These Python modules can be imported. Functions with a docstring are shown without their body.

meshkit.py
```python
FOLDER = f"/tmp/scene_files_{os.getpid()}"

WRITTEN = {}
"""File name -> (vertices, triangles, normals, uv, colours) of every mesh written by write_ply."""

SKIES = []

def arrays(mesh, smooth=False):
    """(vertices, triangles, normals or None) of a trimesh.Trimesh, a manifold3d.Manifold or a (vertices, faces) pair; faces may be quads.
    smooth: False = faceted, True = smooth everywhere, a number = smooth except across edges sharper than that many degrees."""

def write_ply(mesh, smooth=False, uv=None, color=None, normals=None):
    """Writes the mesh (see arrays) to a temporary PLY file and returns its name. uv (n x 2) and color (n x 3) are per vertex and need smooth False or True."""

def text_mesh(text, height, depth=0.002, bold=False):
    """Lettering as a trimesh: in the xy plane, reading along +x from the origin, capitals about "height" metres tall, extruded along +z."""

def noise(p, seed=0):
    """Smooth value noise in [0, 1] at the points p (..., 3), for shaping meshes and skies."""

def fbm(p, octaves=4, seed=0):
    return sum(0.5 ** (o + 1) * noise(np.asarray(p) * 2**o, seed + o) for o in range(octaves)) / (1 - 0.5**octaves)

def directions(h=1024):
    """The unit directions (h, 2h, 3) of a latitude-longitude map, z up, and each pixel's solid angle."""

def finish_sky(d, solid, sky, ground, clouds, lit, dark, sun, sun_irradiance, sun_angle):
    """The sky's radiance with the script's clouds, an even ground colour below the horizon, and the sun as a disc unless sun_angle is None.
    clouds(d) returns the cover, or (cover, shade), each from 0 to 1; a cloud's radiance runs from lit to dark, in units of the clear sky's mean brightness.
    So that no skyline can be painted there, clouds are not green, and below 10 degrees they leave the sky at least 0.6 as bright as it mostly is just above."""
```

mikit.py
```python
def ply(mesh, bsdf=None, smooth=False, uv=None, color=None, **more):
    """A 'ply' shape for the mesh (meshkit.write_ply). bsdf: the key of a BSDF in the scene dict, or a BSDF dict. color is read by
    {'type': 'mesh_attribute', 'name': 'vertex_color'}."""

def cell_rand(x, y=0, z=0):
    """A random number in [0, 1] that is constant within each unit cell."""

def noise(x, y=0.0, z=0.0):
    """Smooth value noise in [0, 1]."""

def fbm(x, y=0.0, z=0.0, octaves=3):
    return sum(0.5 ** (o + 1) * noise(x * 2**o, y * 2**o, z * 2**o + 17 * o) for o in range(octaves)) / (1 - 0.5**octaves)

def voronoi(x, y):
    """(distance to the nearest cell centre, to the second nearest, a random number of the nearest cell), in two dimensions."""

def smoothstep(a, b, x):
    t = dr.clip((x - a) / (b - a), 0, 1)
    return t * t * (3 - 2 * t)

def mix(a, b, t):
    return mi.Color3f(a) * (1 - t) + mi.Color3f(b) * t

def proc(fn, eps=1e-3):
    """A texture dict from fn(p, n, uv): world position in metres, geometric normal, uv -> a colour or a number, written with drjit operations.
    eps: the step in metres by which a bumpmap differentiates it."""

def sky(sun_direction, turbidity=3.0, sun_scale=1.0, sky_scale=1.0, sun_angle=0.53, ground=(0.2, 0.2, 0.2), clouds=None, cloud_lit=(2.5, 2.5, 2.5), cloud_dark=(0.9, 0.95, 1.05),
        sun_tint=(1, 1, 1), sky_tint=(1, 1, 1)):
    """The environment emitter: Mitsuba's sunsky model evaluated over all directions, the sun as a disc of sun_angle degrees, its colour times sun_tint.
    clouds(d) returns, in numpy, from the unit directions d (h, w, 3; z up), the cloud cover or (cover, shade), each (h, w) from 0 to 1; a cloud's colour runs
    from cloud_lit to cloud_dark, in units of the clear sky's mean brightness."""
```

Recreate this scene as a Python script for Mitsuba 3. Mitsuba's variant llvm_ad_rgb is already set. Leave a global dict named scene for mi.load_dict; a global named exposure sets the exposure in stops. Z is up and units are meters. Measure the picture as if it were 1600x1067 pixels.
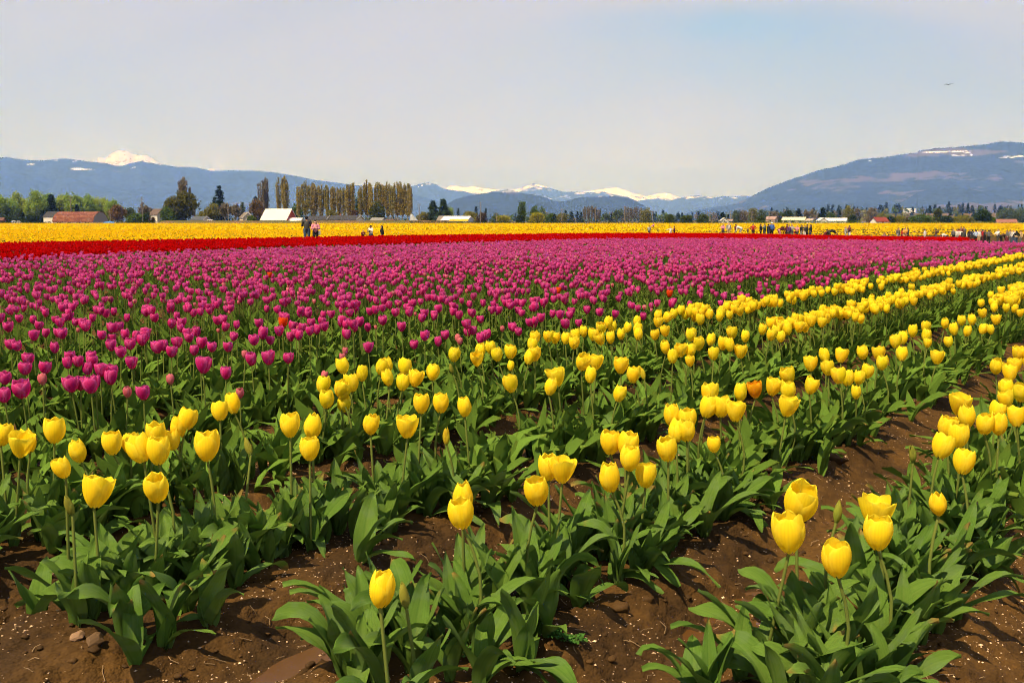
import math, random
import numpy as np, trimesh, mitsuba as mi, mikit, meshkit, manifold3d
from manifold3d import Manifold

T4 = mi.ScalarTransform4f
scene, labels = {}, {}

# ---------------------------------------------------------------- camera, sky, exposure
CAM_H, FOC, PITCH = 1.35, 1537.0, math.atan(188.0 / 1537.0)
scene['camera'] = {'type': 'perspective', 'fov': math.degrees(2 * math.atan(800 / FOC)), 'fov_axis': 'x', 'near_clip': 0.05, 'far_clip': 120000.0,
                   'to_world': T4().look_at(origin=[0, 0, CAM_H], target=[0, math.cos(PITCH), CAM_H - math.sin(PITCH)], up=[0, 0, 1]),
                   'medium': {'type': 'ref', 'id': 'air'}}
SUN = (-0.34, -0.42, 0.84)


def clouds(d):
    az = np.arctan2(d[..., 0], d[..., 1])
    el = np.arcsin(np.clip(d[..., 2], -1, 1))
    # thin high cloud drawn out along the wind, with paler blue gaps between its streaks
    a, e = az * 1.0 + el * 0.9, el - az * 0.10
    w = meshkit.fbm(np.stack([az * 1.7 + 2.0, el * 3.0, np.zeros_like(az)], -1), 2, 31) - 0.5
    n1 = meshkit.fbm(np.stack([a * 2.2 + 3.1 + w, e * 15.0 + 1.7 + 3 * w, np.zeros_like(a)], -1), 5, 5)
    n2 = meshkit.fbm(np.stack([a * 1.3 + 9.4, e * 5.5 + 0.3 + w, np.zeros_like(a)], -1), 3, 11)
    low = np.exp(-np.clip(el, 0, 2) / 0.07)
    c = 0.95 - 0.55 * np.clip(n2 - 0.50, 0, 1) - 0.75 * np.clip(n1 - 0.48, 0, 1)
    # the thinnest part of the veil lies ahead, high and a little to the right
    thin = np.exp(-((az - 0.15 - .3 * (el - .2)) / 0.23) ** 2 - ((el - 0.25) / 0.13) ** 2)
    c = c - 0.92 * thin * np.clip(n1 * 3.2 - 0.70, 0, 1.15)
    c = c * (1 - low) + 0.97 * low
    shade = np.clip(0.30 + 2.3 * (n1 - 0.5) + 0.50 * low, 0, 1)
    return np.clip(c, 0.12, 0.97), shade


scene['sky'] = mikit.sky(SUN, turbidity=3.0, clouds=clouds, cloud_lit=(1.57, 1.52, 1.56), cloud_dark=(1.12, 1.10, 1.26), sun_scale=1.15, sun_tint=(1.0, 0.98, 0.93), sky_tint=(0.95, 1.0, 1.08), ground=(0.12, 0.12, 0.09))
exposure = 2.1

# thin spring haze; bluer light is scattered more
scene['air'] = {'type': 'homogeneous', 'albedo': {'type': 'rgb', 'value': [0.88, 0.87, 1.0]},
                'sigma_t': {'type': 'rgb', 'value': [1.7e-5, 3.6e-5, 9.8e-5]}}
scene['clear'] = {'type': 'null'}
scene['haze'] = {'type': 'cube', 'to_world': T4().translate([0, 20000, 1598]).scale([46000, 46000, 1602]),
                 'bsdf': {'type': 'ref', 'id': 'clear'}, 'interior': {'type': 'ref', 'id': 'air'}}
labels['haze'] = {'label': 'thin blue haze lying over the valley', 'category': 'haze', 'kind': 'stuff'}

# ---------------------------------------------------------------- ground frame of the flower beds
ROW = math.radians(35.2)                      # the beds run away to the right
U = np.array([math.sin(ROW), math.cos(ROW)])  # along the beds
N = np.array([-U[1], U[0]])                   # across them, to the left
P0, DP = 0.85, 1.10                           # first bed and bed spacing in metres


def tp(x, y):
    return x * U[0] + y * U[1], x * N[0] + y * N[1]


def xy(t, p):
    return t * U[0] + p * N[0], t * U[1] + p * N[1]


def sm(a, b, x):
    t = np.clip((np.asarray(x, float) - a) / (b - a), 0, 1)
    return t * t * (3 - 2 * t)


def dip(x, y):
    return -1.0 * np.exp(-((x - 55) / 32.0) ** 2 - ((y - 105) / 40.0) ** 2)


def soil(x, y, detail=True):
    """Height of the earth: raised beds with furrows between, clods and crumbs close to the camera."""
    x, y = np.asarray(x, float), np.asarray(y, float)
    t, p = tp(x, y)
    d = np.abs((p - P0 + 0.12 * (meshkit.noise(np.stack([t * .7, p * .7, 0 * t], -1), 3) - .5)) / DP - np.round((p - P0) / DP)) * DP
    bed = -0.13 * sm(0.20, 0.50, d)
    infield = sm(47.5, 46.0, p) * sm(124, 122, t) * sm(60, 30, np.hypot(x, y))
    z = dip(x, y) - 0.02 + bed * infield - 0.10 * (1 - infield)
    if detail:
        near = sm(16, 7, np.hypot(x, y))
        q = np.stack([x, y, 0 * x], -1)
        c = meshkit.fbm(q * 7.0, 3, 1) - 0.5
        c2 = meshkit.noise(q * 26.0, 7) - 0.5
        c3 = np.abs(meshkit.noise(q * 15.0, 9) - 0.5)
        side = sm(0.12, 0.32, d) * sm(0.56, 0.46, d) * 0.7 + 0.3
        z = z + near * side * (0.060 * c + 0.026 * c2 - 0.050 * c3) + near * 0.016 * (meshkit.noise(q * 60.0, 4) - .5)
    return z


# ---------------------------------------------------------------- helpers
def numbered(name):
    k = COUNT.get(name, 0)
    COUNT[name] = k + 1
    return name if k == 0 else f'{name}_{k:03d}'


COUNT, PARTS = {}, {}


def lab(key, label, cat=None, group=None, kind=None):
    d = {'label': label} if label else {}
    if cat: d['category'] = cat
    if group: d['group'] = group
    if kind: d['kind'] = kind
    labels[key] = d


def put(key, shape, m=None):
    """One entry of the scene; a key that is taken gets the next number."""
    i = PARTS.get(key, 0)
    PARTS[key] = i + 1
    k = key if i == 0 else f'{key}_{i:03d}'
    scene[k] = dict(shape) if m is None else {**shape, 'to_world': T4(m)}
    return k


def M(x=0, y=0, z=0, yaw=0.0, s=1.0, tilt=0.0, tdir=0.0):
    c, sn = math.cos(yaw), math.sin(yaw)
    R = np.array([[c, -sn, 0], [sn, c, 0], [0, 0, 1.0]])
    if tilt:
        a = np.array([-math.sin(tdir), math.cos(tdir), 0])
        K = np.array([[0, -a[2], a[1]], [a[2], 0, -a[0]], [-a[1], a[0], 0]])
        R = (np.eye(3) + math.sin(tilt) * K + (1 - math.cos(tilt)) * K @ K) @ R
    m = np.eye(4)
    m[:3, :3] = R * (np.asarray(s) if np.ndim(s) else s)
    m[:3, 3] = (x, y, z)
    return m


def grid_faces(nu, nv):
    i, j = np.meshgrid(np.arange(nu - 1), np.arange(nv - 1), indexing='ij')
    a = i * nv + j
    q = np.stack([a, a + nv, a + nv + 1, a + 1], -1).reshape(-1, 4)
    return np.vstack([q[:, [0, 1, 2]], q[:, [0, 2, 3]]])


class Bag:
    """Collects copies of meshes with their colours into one mesh."""
    def __init__(self):
        self.v, self.f, self.c, self.n = [], [], [], 0

    def add(self, v, f, c, m=None):
        v = np.asarray(v, float)
        if m is not None:
            v = v @ m[:3, :3].T + m[:3, 3]
        c = np.broadcast_to(np.asarray(c, float), (len(v), 3))
        self.v.append(v); self.f.append(np.asarray(f) + self.n); self.c.append(c)
        self.n += len(v)

    def many(self, v, f, c, mats, tint=None):
        """Copies of one mesh under a stack of matrices (k,4,4), each with its tint (k,3)."""
        mats = np.asarray(mats)
        if not len(mats): return
        vs = np.einsum('kij,nj->kni', mats[:, :3, :3], v) + mats[:, None, :3, 3]
        cs = np.broadcast_to(np.asarray(c)[None], vs.shape).copy()
        if tint is not None: cs *= np.asarray(tint)[:, None, :]
        fs = np.asarray(f)[None] + (np.arange(len(mats)) * len(v))[:, None, None] + self.n
        self.v.append(vs.reshape(-1, 3)); self.c.append(cs.reshape(-1, 3)); self.f.append(fs.reshape(-1, 3))
        self.n += len(mats) * len(v)

    def arrays(self):
        return np.vstack(self.v), np.vstack(self.f), np.vstack(self.c)

    def ply(self, bsdf, smooth=True):
        v, f, c = self.arrays()
        return mikit.ply((v, f), bsdf, smooth=smooth, color=np.clip(c, 0, 1))


def vply(mesh, color, bsdf='matte', smooth=False):
    v, f = (np.array(mesh.vertices), np.array(mesh.faces)) if hasattr(mesh, 'vertices') else mesh
    return mikit.ply((v, f), bsdf, smooth=smooth, color=np.broadcast_to(np.asarray(color, float), (len(v), 3)))


# ---------------------------------------------------------------- materials
VC = {'type': 'mesh_attribute', 'name': 'vertex_color'}
rgb = lambda *c: {'type': 'rgb', 'value': list(c)}
scene['leaf_skin'] = {'type': 'principledthin', 'base_color': VC, 'roughness': 0.29, 'diff_trans': 0.32, 'eta': 1.5, 'spec_trans': 0.0}
scene['petal_skin'] = {'type': 'principledthin', 'base_color': VC, 'roughness': 0.5, 'diff_trans': 0.75, 'eta': 1.3, 'spec_trans': 0.0, 'sheen': 0.03}
scene['foliage'] = {'type': 'principledthin', 'base_color': VC, 'roughness': 0.7, 'diff_trans': 0.95, 'eta': 1.3, 'spec_trans': 0.0}
scene['matte'] = {'type': 'twosided', 'bsdf': {'type': 'principled', 'base_color': VC, 'roughness': 0.8, 'specular': 0.3}}


def soil_colour(p, n, uv):
    import drjit as dr
    x, y = p.x, p.y
    a = mikit.fbm(x * 3.1, y * 3.1, 0.0, 4)
    b = mikit.noise(x * 31.0, y * 31.0, p.z * 31.0)
    c = mikit.mix((0.032, 0.0158, 0.0030), (0.074, 0.037, 0.0072), mikit.smoothstep(0.25, 0.75, a))
    c = c * (0.75 + 0.5 * b)
    fine = mikit.noise(x * 140.0, y * 140.0, p.z * 140.0)
    c = c * (0.8 + 0.4 * fine)
    # farmland beyond the flower field: grass and bare earth in big patches
    far = mikit.smoothstep(360.0, 420.0, dr.sqrt(x * x + y * y))
    g = mikit.smoothstep(0.4, 0.6, mikit.fbm(x * 0.004, y * 0.006, 0.0, 3))
    land = mikit.mix((0.075, 0.085, 0.030), (0.14, 0.10, 0.06), g)
    return mikit.mix(c, land, far)


def soil_relief(p, n, uv):
    a = mikit.fbm(p.x * 70.0, p.y * 70.0, p.z * 70.0, 3)
    b = mikit.noise(p.x * 190.0 + 9.0, p.y * 190.0, p.z * 190.0)
    return a + 0.4 * b


scene['earth'] = {'type': 'twosided', 'bsdf': {'type': 'bumpmap', 'scale': 0.010, 'tex': mikit.proc(soil_relief, eps=2e-3), 'bsdf': {'type': 'principled', 'base_color': mikit.proc(soil_colour), 'roughness': 0.85, 'specular': 0.25}}}
scene['earth_far'] = {'type': 'twosided', 'bsdf': {'type': 'diffuse', 'reflectance': mikit.proc(soil_colour)}}



def leaf_tissue(p, n, uv):
    """Parallel veins, a paler midrib, a waxy bloom in blotches, browned tips here and there, tone changing from plant to plant."""
    import drjit as dr
    u, v = uv.x, uv.y
    vein = mikit.noise(u * 46.0, v * 1.5, 3.0)
    mid = dr.exp(-dr.square((u - 0.5) * 22.0))
    blotch = mikit.fbm(p.x * 22.0, p.y * 22.0, p.z * 22.0, 3)
    plant = mikit.noise(p.x * 5.0, p.y * 5.0, 0.0)
    c = mikit.mix((0.062, 0.142, 0.022), (0.120, 0.205, 0.038), vein * 0.45 + plant * 0.55)
    c = mikit.mix(c, (0.120, 0.190, 0.085), mikit.smoothstep(0.45, 0.75, blotch) * 0.45)
    c = mikit.mix(c, (0.15, 0.22, 0.05), mid * 0.35)
    tip = mikit.smoothstep(0.86, 1.0, v + (blotch - 0.5) * 0.15) * mikit.smoothstep(0.70, 0.76, mikit.noise(p.x * 9.0 + 4.0, p.y * 9.0, 2.0))
    return mikit.mix(c, (0.24, 0.17, 0.05), tip)


def petal_tissue(p, n, uv):
    import drjit as dr
    u, v = uv.x, uv.y
    e = dr.abs(u * 2.0 - 1.0)
    vein = mikit.noise(u * 34.0, v * 2.0, 1.0)
    c = mikit.mix((0.94, 0.74, 0.016), (0.97, 0.86, 0.070), dr.clip(e * e * 0.7 + v * v * 0.45, 0, 1))
    c = c * (0.93 + 0.10 * vein)
    flush = mikit.smoothstep(0.45, 0.80, mikit.noise(p.x * 7.0, p.y * 7.0, 5.0))
    c = mikit.mix(c, (0.90, 0.50, 0.008), flush * 0.22 * (1.0 - v * 0.5))
    rib = dr.exp(-dr.square((u - 0.5) * 14.0)) * mikit.smoothstep(0.65, 0.05, v)
    return mikit.mix(c, (0.60, 0.54, 0.05), rib * 0.35 + mikit.smoothstep(0.16, 0.0, v) * 0.5)


scene['leaf_near'] = {'type': 'principledthin', 'base_color': mikit.proc(leaf_tissue), 'roughness': 0.30, 'diff_trans': 0.32, 'eta': 1.5, 'spec_trans': 0.0}
scene['petal_near'] = {'type': 'principledthin', 'base_color': mikit.proc(petal_tissue), 'roughness': 0.5, 'diff_trans': 0.8, 'eta': 1.3, 'spec_trans': 0.0}

# ---------------------------------------------------------------- the ground, one sheet to the horizon
def axis(*seg):
    out = []
    for a, b, st in seg:
        out.append(np.arange(a, b, st))
    return np.unique(np.round(np.concatenate(out), 4))


def ground_sheet():
    gx = np.unique(np.concatenate([-np.geomspace(5, 44000, 70)[::-1], np.arange(-5, -2.4, .09), np.arange(-2.4, 2.5, .014), np.arange(2.5, 6, .07), np.arange(6, 90, 1.6), np.geomspace(90, 44000, 40)]))
    gy = np.unique(np.concatenate([-np.geomspace(2, 24000, 12)[::-1], np.arange(-2, 1.9, .3), np.arange(1.9, 4.6, .014), np.arange(4.6, 8, .04), np.arange(8, 20, .15), np.arange(20, 160, 2.2), np.geomspace(160, 64000, 50)]))
    X, Y = np.meshgrid(gx, gy, indexing='ij')
    Z = soil(X.ravel(), Y.ravel())
    return np.stack([X.ravel(), Y.ravel(), Z], 1), grid_faces(len(gx), len(gy))


scene['ground'] = mikit.ply(ground_sheet(), 'earth', smooth=True)
lab('ground', 'dark brown earth of raised flower beds and furrows', kind='structure')


# ---------------------------------------------------------------- mountains
def ridge_mesh(az, crest, dist, depth, seed, rows=70, rough=1.0, skyline=6.0):
    """A range whose crest runs at the given distance: crest heights over azimuth, slopes falling to both sides, cut by gullies."""
    k = len(az)
    s = np.concatenate([np.linspace(-1, 0, rows), np.linspace(0, 1, 14)[1:]])
    A, S = np.meshgrid(az, s, indexing='ij')
    C = np.repeat(crest[:, None], len(s), 1)
    wob = meshkit.fbm(np.stack([A * 22, 0 * A, 0 * A + 3], -1), 3, seed) - .5
    R = dist + S * depth * (1 + 0.5 * wob) * np.where(S > 0, 1.4, 1)
    X, Y = R * np.sin(A), R * np.cos(A)
    q = np.stack([X / 900, Y / 900, 0 * X], -1)
    g = np.abs(meshkit.fbm(q, 5, seed + 2) - .5) * 2
    prof = np.where(S < 0, (1 + S) ** 1.25, (1 - S) ** 1.1)
    # spurs and gullies fade out at the crest so that the skyline stays
    mid = np.clip(-S, 0, 1) * (1 + np.minimum(S, 0)) * 4
    Z = C * prof * (1 - 0.42 * rough * mid * (1 - g * 1.2))
    sky_n = (meshkit.noise(np.stack([A * 900, 0 * A, 0 * A], -1), seed + 5) - .5) * skyline
    Z = Z + sky_n * np.exp(-(S * 14) ** 2)
    Z = np.where(np.abs(S) >= 1, -3.0, Z)
    return np.stack([X.ravel(), Y.ravel(), Z.ravel()], 1), grid_faces(k, len(s))


def mountain_mat(forest, cut, snow, snow_z, snow_w, snow_amt, cut_amt, seed, patches=()):
    """Forest with logged clearings and snow that lies by height and in its own patches (x, z, half width, half height)."""
    def fn(p, n, uv):
        import drjit as dr
        sx, sy = p.x / 1000.0, p.y / 1000.0
        sz = p.z / 1000.0
        a = mikit.fbm(sx * 1.5 + seed, sy * 1.5, sz * 9.0, 5)
        b = mikit.fbm(sx * 7.0, sy * 7.0 + seed, sz * 14.0, 3)
        c = mikit.mix(forest, tuple(v * 1.5 for v in forest), a)
        k = mikit.smoothstep(0.62 - cut_amt, 0.70 - cut_amt, a * 0.75 + b * 0.25)
        c = c * (0.6 + 0.8 * mikit.fbm(sx * 30.0, sy * 30.0, sz * 45.0, 3))
        c = mikit.mix(c, cut, k * (0.6 + 0.4 * b))
        w = mikit.smoothstep(-0.5, 0.5, (p.z - snow_z) / snow_w + (b - 0.5) * 3.2 + (a - .5) * 2.0) * snow_amt
        for px, pz, hx, hz in patches:
            d = dr.sqrt(dr.square((p.x - px) / hx) + dr.square((p.z - pz) / hz))
            w = dr.maximum(w, mikit.smoothstep(1.15, 0.6, d + (b - 0.5) * 2.0) * mikit.smoothstep(.30, .62, mikit.fbm(sx * 24.0, sy * 24.0, sz * 40.0, 3)))
        return mikit.mix(c, snow, dr.clip(w, 0, 1))
    return {'type': 'twosided', 'bsdf': {'type': 'diffuse', 'reflectance': mikit.proc(fn, eps=5.0)}}


RANGES = {}


def mountain(name, label, pts, dist, depth, seed, mat, step=0.0012, rough=1.0, rows=70, skyline=6.0):
    pts = np.array(pts, float)                       # (azimuth in degrees, height in metres) of the crest
    a0, a1 = np.radians(pts[0, 0]), np.radians(pts[-1, 0])
    az = np.linspace(a0, a1, max(40, int((a1 - a0) / step)))
    crest = np.interp(az, np.radians(pts[:, 0]), pts[:, 1])
    scene['rock_' + name] = mat
    scene[name] = mikit.ply(ridge_mesh(az, crest, dist, depth, seed, rows, rough, skyline), 'rock_' + name, smooth=True)
    lab(name, label, kind='structure')


SNOW = (0.80, 0.76, 0.72)
FOREST = (0.020, 0.030, 0.020)
mountain('snow_peak', 'snow covered volcano rising behind the long blue range', [(-24.5, 1753), (-23.56, 2090), (-23.09, 2237), (-22.62, 2175), (-22.46, 2341), (-22.14, 2323), (-21.82, 2516), (-21.49, 2627), (-21.08, 2622), (-20.7, 2464), (-20.38, 2469), (-20.12, 2497), (-19.59, 2244), (-19.1, 2107), (-18.12, 1927), (-17.46, 1910), (-17.06, 1938), (-16.78, 2026), (-16.52, 1919), (-15.78, 1731)], 40000, 9000, 3,
         mountain_mat((0.05, 0.05, 0.06), (0.1, 0.1, 0.1), SNOW, 1500, 900, 1.0, -0.5, 4.0), rough=0.6, step=0.0006, skyline=18)
mountain('snow_mountain', 'low snowy summits in the gap left of centre', [(-5.15, 650), (-4.05, 743), (-3.5, 850), (-3.13, 835), (-2.76, 805), (-2.21, 836), (-1.66, 790), (-0.92, 760), (-0.37, 729), (0.74, 668), (2.21, 515)], 24000, 5000, 21,
         mountain_mat((0.03, 0.04, 0.04), (0.06, 0.06, 0.06), SNOW, 640, 170, 1.0, -0.3, 2.0), rough=0.8, step=0.0007)
mountain('snow_mountain_001', 'bright snowfields along the far ridge right of centre', [(2.95, 707), (3.87, 795), (4.78, 866), (5.33, 900), (5.95, 935), (6.42, 881), (6.97, 774), (7.45, 720), (7.7, 684), (8.24, 754), (8.78, 788), (9.14, 734), (9.58, 663), (10.22, 592), (11.65, 484)], 28000, 6000, 33,
         mountain_mat((0.03, 0.04, 0.04), (0.06, 0.06, 0.06), SNOW, 520, 160, 1.0, -0.3, 6.0), rough=0.8, step=0.0007)
mountain('mountain_range', 'long forested range, blue with distance, across the left', [(-39.83, 614), (-35.19, 746), (-29.98, 807), (-27.14, 846), (-26.79, 845), (-26.27, 827), (-25.68, 814), (-25.08, 818), (-24.16, 850), (-23.55, 837), (-22.94, 815), (-22.16, 802), (-21.69, 769), (-21.37, 766), (-20.88, 809), (-20.4, 838), (-19.75, 806), (-18.45, 763), (-17.62, 762), (-16.79, 720), (-16.28, 717), (-15.77, 728), (-14.4, 723), (-13.36, 704), (-12.32, 660), (-11.27, 607), (-10.2, 571), (-8.77, 526), (-7.33, 472), (-5.52, 388), (-3.69, 265), (-1.48, 102)], 15000, 4600, 5,
         mountain_mat(FOREST, (0.07, 0.06, 0.045), SNOW, 5000, 100, 0.0, -0.06, 1.0, [(-5776, 692, 137, 16), (-6827, 752, 59, 18), (-5994, 818, 29, 16), (-6467, 754, 49, 12), (-5240, 739, 29, 15), (-6228, 821, 29, 10)]))
mountain('mountain_ridge', 'pointed blue peak with snow patches beside the poplars', [(-10.22, 461), (-7.33, 581), (-5.69, 642), (-5.33, 677), (-4.85, 707), (-4.41, 678), (-3.97, 596), (-3.5, 573), (-2.76, 550), (-2.03, 480), (0, 327), (1.48, 126)], 18500, 3200, 9,
         mountain_mat(FOREST, (0.06, 0.055, 0.045), SNOW, 5000, 100, 0.0, -0.2, 3.0, [(-1541, 676, 42, 36), (-1659, 653, 24, 18), (-1729, 629, 18, 12)]))
mountain('mountain_ridge_001', 'blue ridge streaked with snow in the middle distance', [(-1.84, 531), (-1.11, 595), (-0.37, 621), (0.37, 646), (0.92, 710), (1.22, 748), (1.66, 722), (1.84, 709), (2.39, 633), (2.95, 582), (3.68, 581), (4.23, 568), (4.78, 581), (5.15, 593), (5.7, 542), (6.61, 478), (7.71, 325)], 20000, 4200, 14,
         mountain_mat((0.025, 0.035, 0.03), (0.06, 0.06, 0.05), SNOW, 640, 200, 0.95, -0.2, 5.0), step=0.0008)
mountain('mountain_ridge_002', 'pale blue ridge with snowy bowls left of the dark mountain', [(5.89, 286), (7.34, 387), (7.7, 405), (8.43, 428), (8.97, 379), (9.51, 427), (10.04, 462), (10.58, 479), (11.29, 448), (11.57, 436), (12, 465), (12.52, 446), (13.05, 480), (13.58, 444), (14.45, 372), (15.84, 183)], 19000, 3800, 17,
         mountain_mat((0.025, 0.035, 0.03), (0.06, 0.06, 0.05), SNOW, 500, 110, 0.95, -0.2, 7.0), step=0.0008)
mountain('foothill', 'low rounded dark blue hills in the centre', [(-4.8, 50), (-3.69, 142), (-3.32, 172), (-2.58, 203), (-1.84, 218), (-1.11, 231), (0, 229), (1.11, 213), (1.84, 193), (2.29, 167), (2.66, 155), (2.95, 157), (3.68, 183), (4.24, 193), (5.52, 197), (6.43, 192), (6.98, 166), (7.53, 126), (7.89, 85), (8.44, 39)], 8000, 1500, 25,
         mountain_mat(FOREST, (0.07, 0.055, 0.035), SNOW, 5000, 100, 0.0, -0.10, 8.0), skyline=7)
mountain('forest_mountain', 'broad forested mountain with logged clearings on the right', [(9.17, 40), (10.24, 102), (10.95, 136), (12.01, 163), (12.71, 190), (13.75, 285), (14.26, 338), (14.77, 378), (15.78, 450), (16.46, 489), (17.12, 534), (17.79, 558), (18.44, 589), (19.09, 633), (20.39, 654), (21.66, 687), (22.07, 692), (22.16, 710), (22.9, 732), (24.13, 738), (25.34, 756), (26.07, 779), (26.51, 773), (27.1, 757), (28.82, 721), (32.64, 623), (39.83, 451)], 11000, 3800, 29,
         mountain_mat(FOREST, (0.100, 0.080, 0.062), SNOW, 5000, 100, 0.0, 0.072, 9.5, [(4272, 689, 258, 9), (4501, 661, 29, 29), (4893, 617, 186, 9), (4740, 603, 72, 7), (4421, 644, 64, 14), (3687, 617, 21, 5)]), skyline=9)


# ---------------------------------------------------------------- tulip leaves, stems and blooms
def leaf_mesh(L, W, a0, a1, power, twist, cup, wave, rng, ns=9, nw=5, base=(0.093, 0.174, 0.028)):
    """A leaf from its foot at the origin, leaning towards +x: a0, a1 are its angles from upright at foot and tip."""
    s = np.linspace(0, 1, ns)
    ang = a0 + (a1 - a0) * s ** power
    ds = L / (ns - 1)
    mx = np.concatenate([[0], np.cumsum(np.sin(ang[:-1]) * ds)])
    mz = np.concatenate([[0], np.cumsum(np.cos(ang[:-1]) * ds)])
    w = W * np.clip(np.sin(np.pi * np.clip(0.10 + 0.90 * s ** 0.85, 0, 1)), 0, 1) ** 0.75
    w[-1] = 0.002
    u = np.linspace(-1, 1, nw)
    ph = rng.uniform(0, 6.28)
    V, C = [], []
    tone = rng.uniform(0.75, 1.25)
    for i in range(ns):
        tx, tz = math.sin(ang[i]), math.cos(ang[i])
        nx, nz = -tz, tx                      # the upper face's direction
        tw = twist * s[i]
        cp = cup * (1 - 0.75 * s[i])
        for q in u:
            side = 0.5 * w[i] * q
            up = abs(q) ** 1.4 * 0.5 * w[i] * cp + wave * W * math.sin(9 * s[i] + ph + (1.5 if q > 0 else 0)) * abs(q) ** 2 * (0.3 + s[i])
            y = side * math.cos(tw) * (1 - 0.25 * min(cp, 1))
            h = side * math.sin(tw) + up
            V.append((mx[i] + nx * h, y, mz[i] + nz * h))
            k = tone * (1.18 - 0.30 * s[i] + 0.10 * math.cos(q * 9)) * (1.0 + (0.15 if abs(q) > .9 else 0))
            C.append((base[0] * k * (1 + 0.25 * (s[i] > 0.93)), base[1] * k, base[2] * k))
    return np.array(V), grid_faces(ns, nw), np.array(C)


def leaf_set(scale, ns, nw, seed):
    r = np.random.default_rng(seed)
    out = {'erect': [], 'arch': [], 'flop': [], 'curl': []}
    for i in range(6):
        out['erect'].append(leaf_mesh(r.uniform(.25, .33), r.uniform(.065, .090), r.uniform(.08, .35), r.uniform(.45, 1.1), 1.3, r.uniform(-.8, .8), r.uniform(.5, .9), .10, r, ns, nw))
        out['arch'].append(leaf_mesh(r.uniform(.27, .35), r.uniform(.075, .10), r.uniform(.30, .55), r.uniform(1.3, 2.2), r.uniform(1.3, 2.2), r.uniform(-.7, .7), r.uniform(.3, .7), .12, r, ns, nw))
        out['flop'].append(leaf_mesh(r.uniform(.27, .36), r.uniform(.07, .10), r.uniform(.5, .8), r.uniform(1.9, 2.5), r.uniform(.8, 1.2), r.uniform(-.6, .6), r.uniform(.25, .5), .13, r, ns, nw))
    for i in range(4):
        out['curl'].append(leaf_mesh(r.uniform(.24, .30), r.uniform(.06, .085), r.uniform(.15, .4), r.uniform(2.4, 3.1), 3.0, r.uniform(-1, 1), r.uniform(.4, .7), .15, r, ns, nw))
    return out


LEAVES = leaf_set(1.0, 12, 7, 3)


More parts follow.
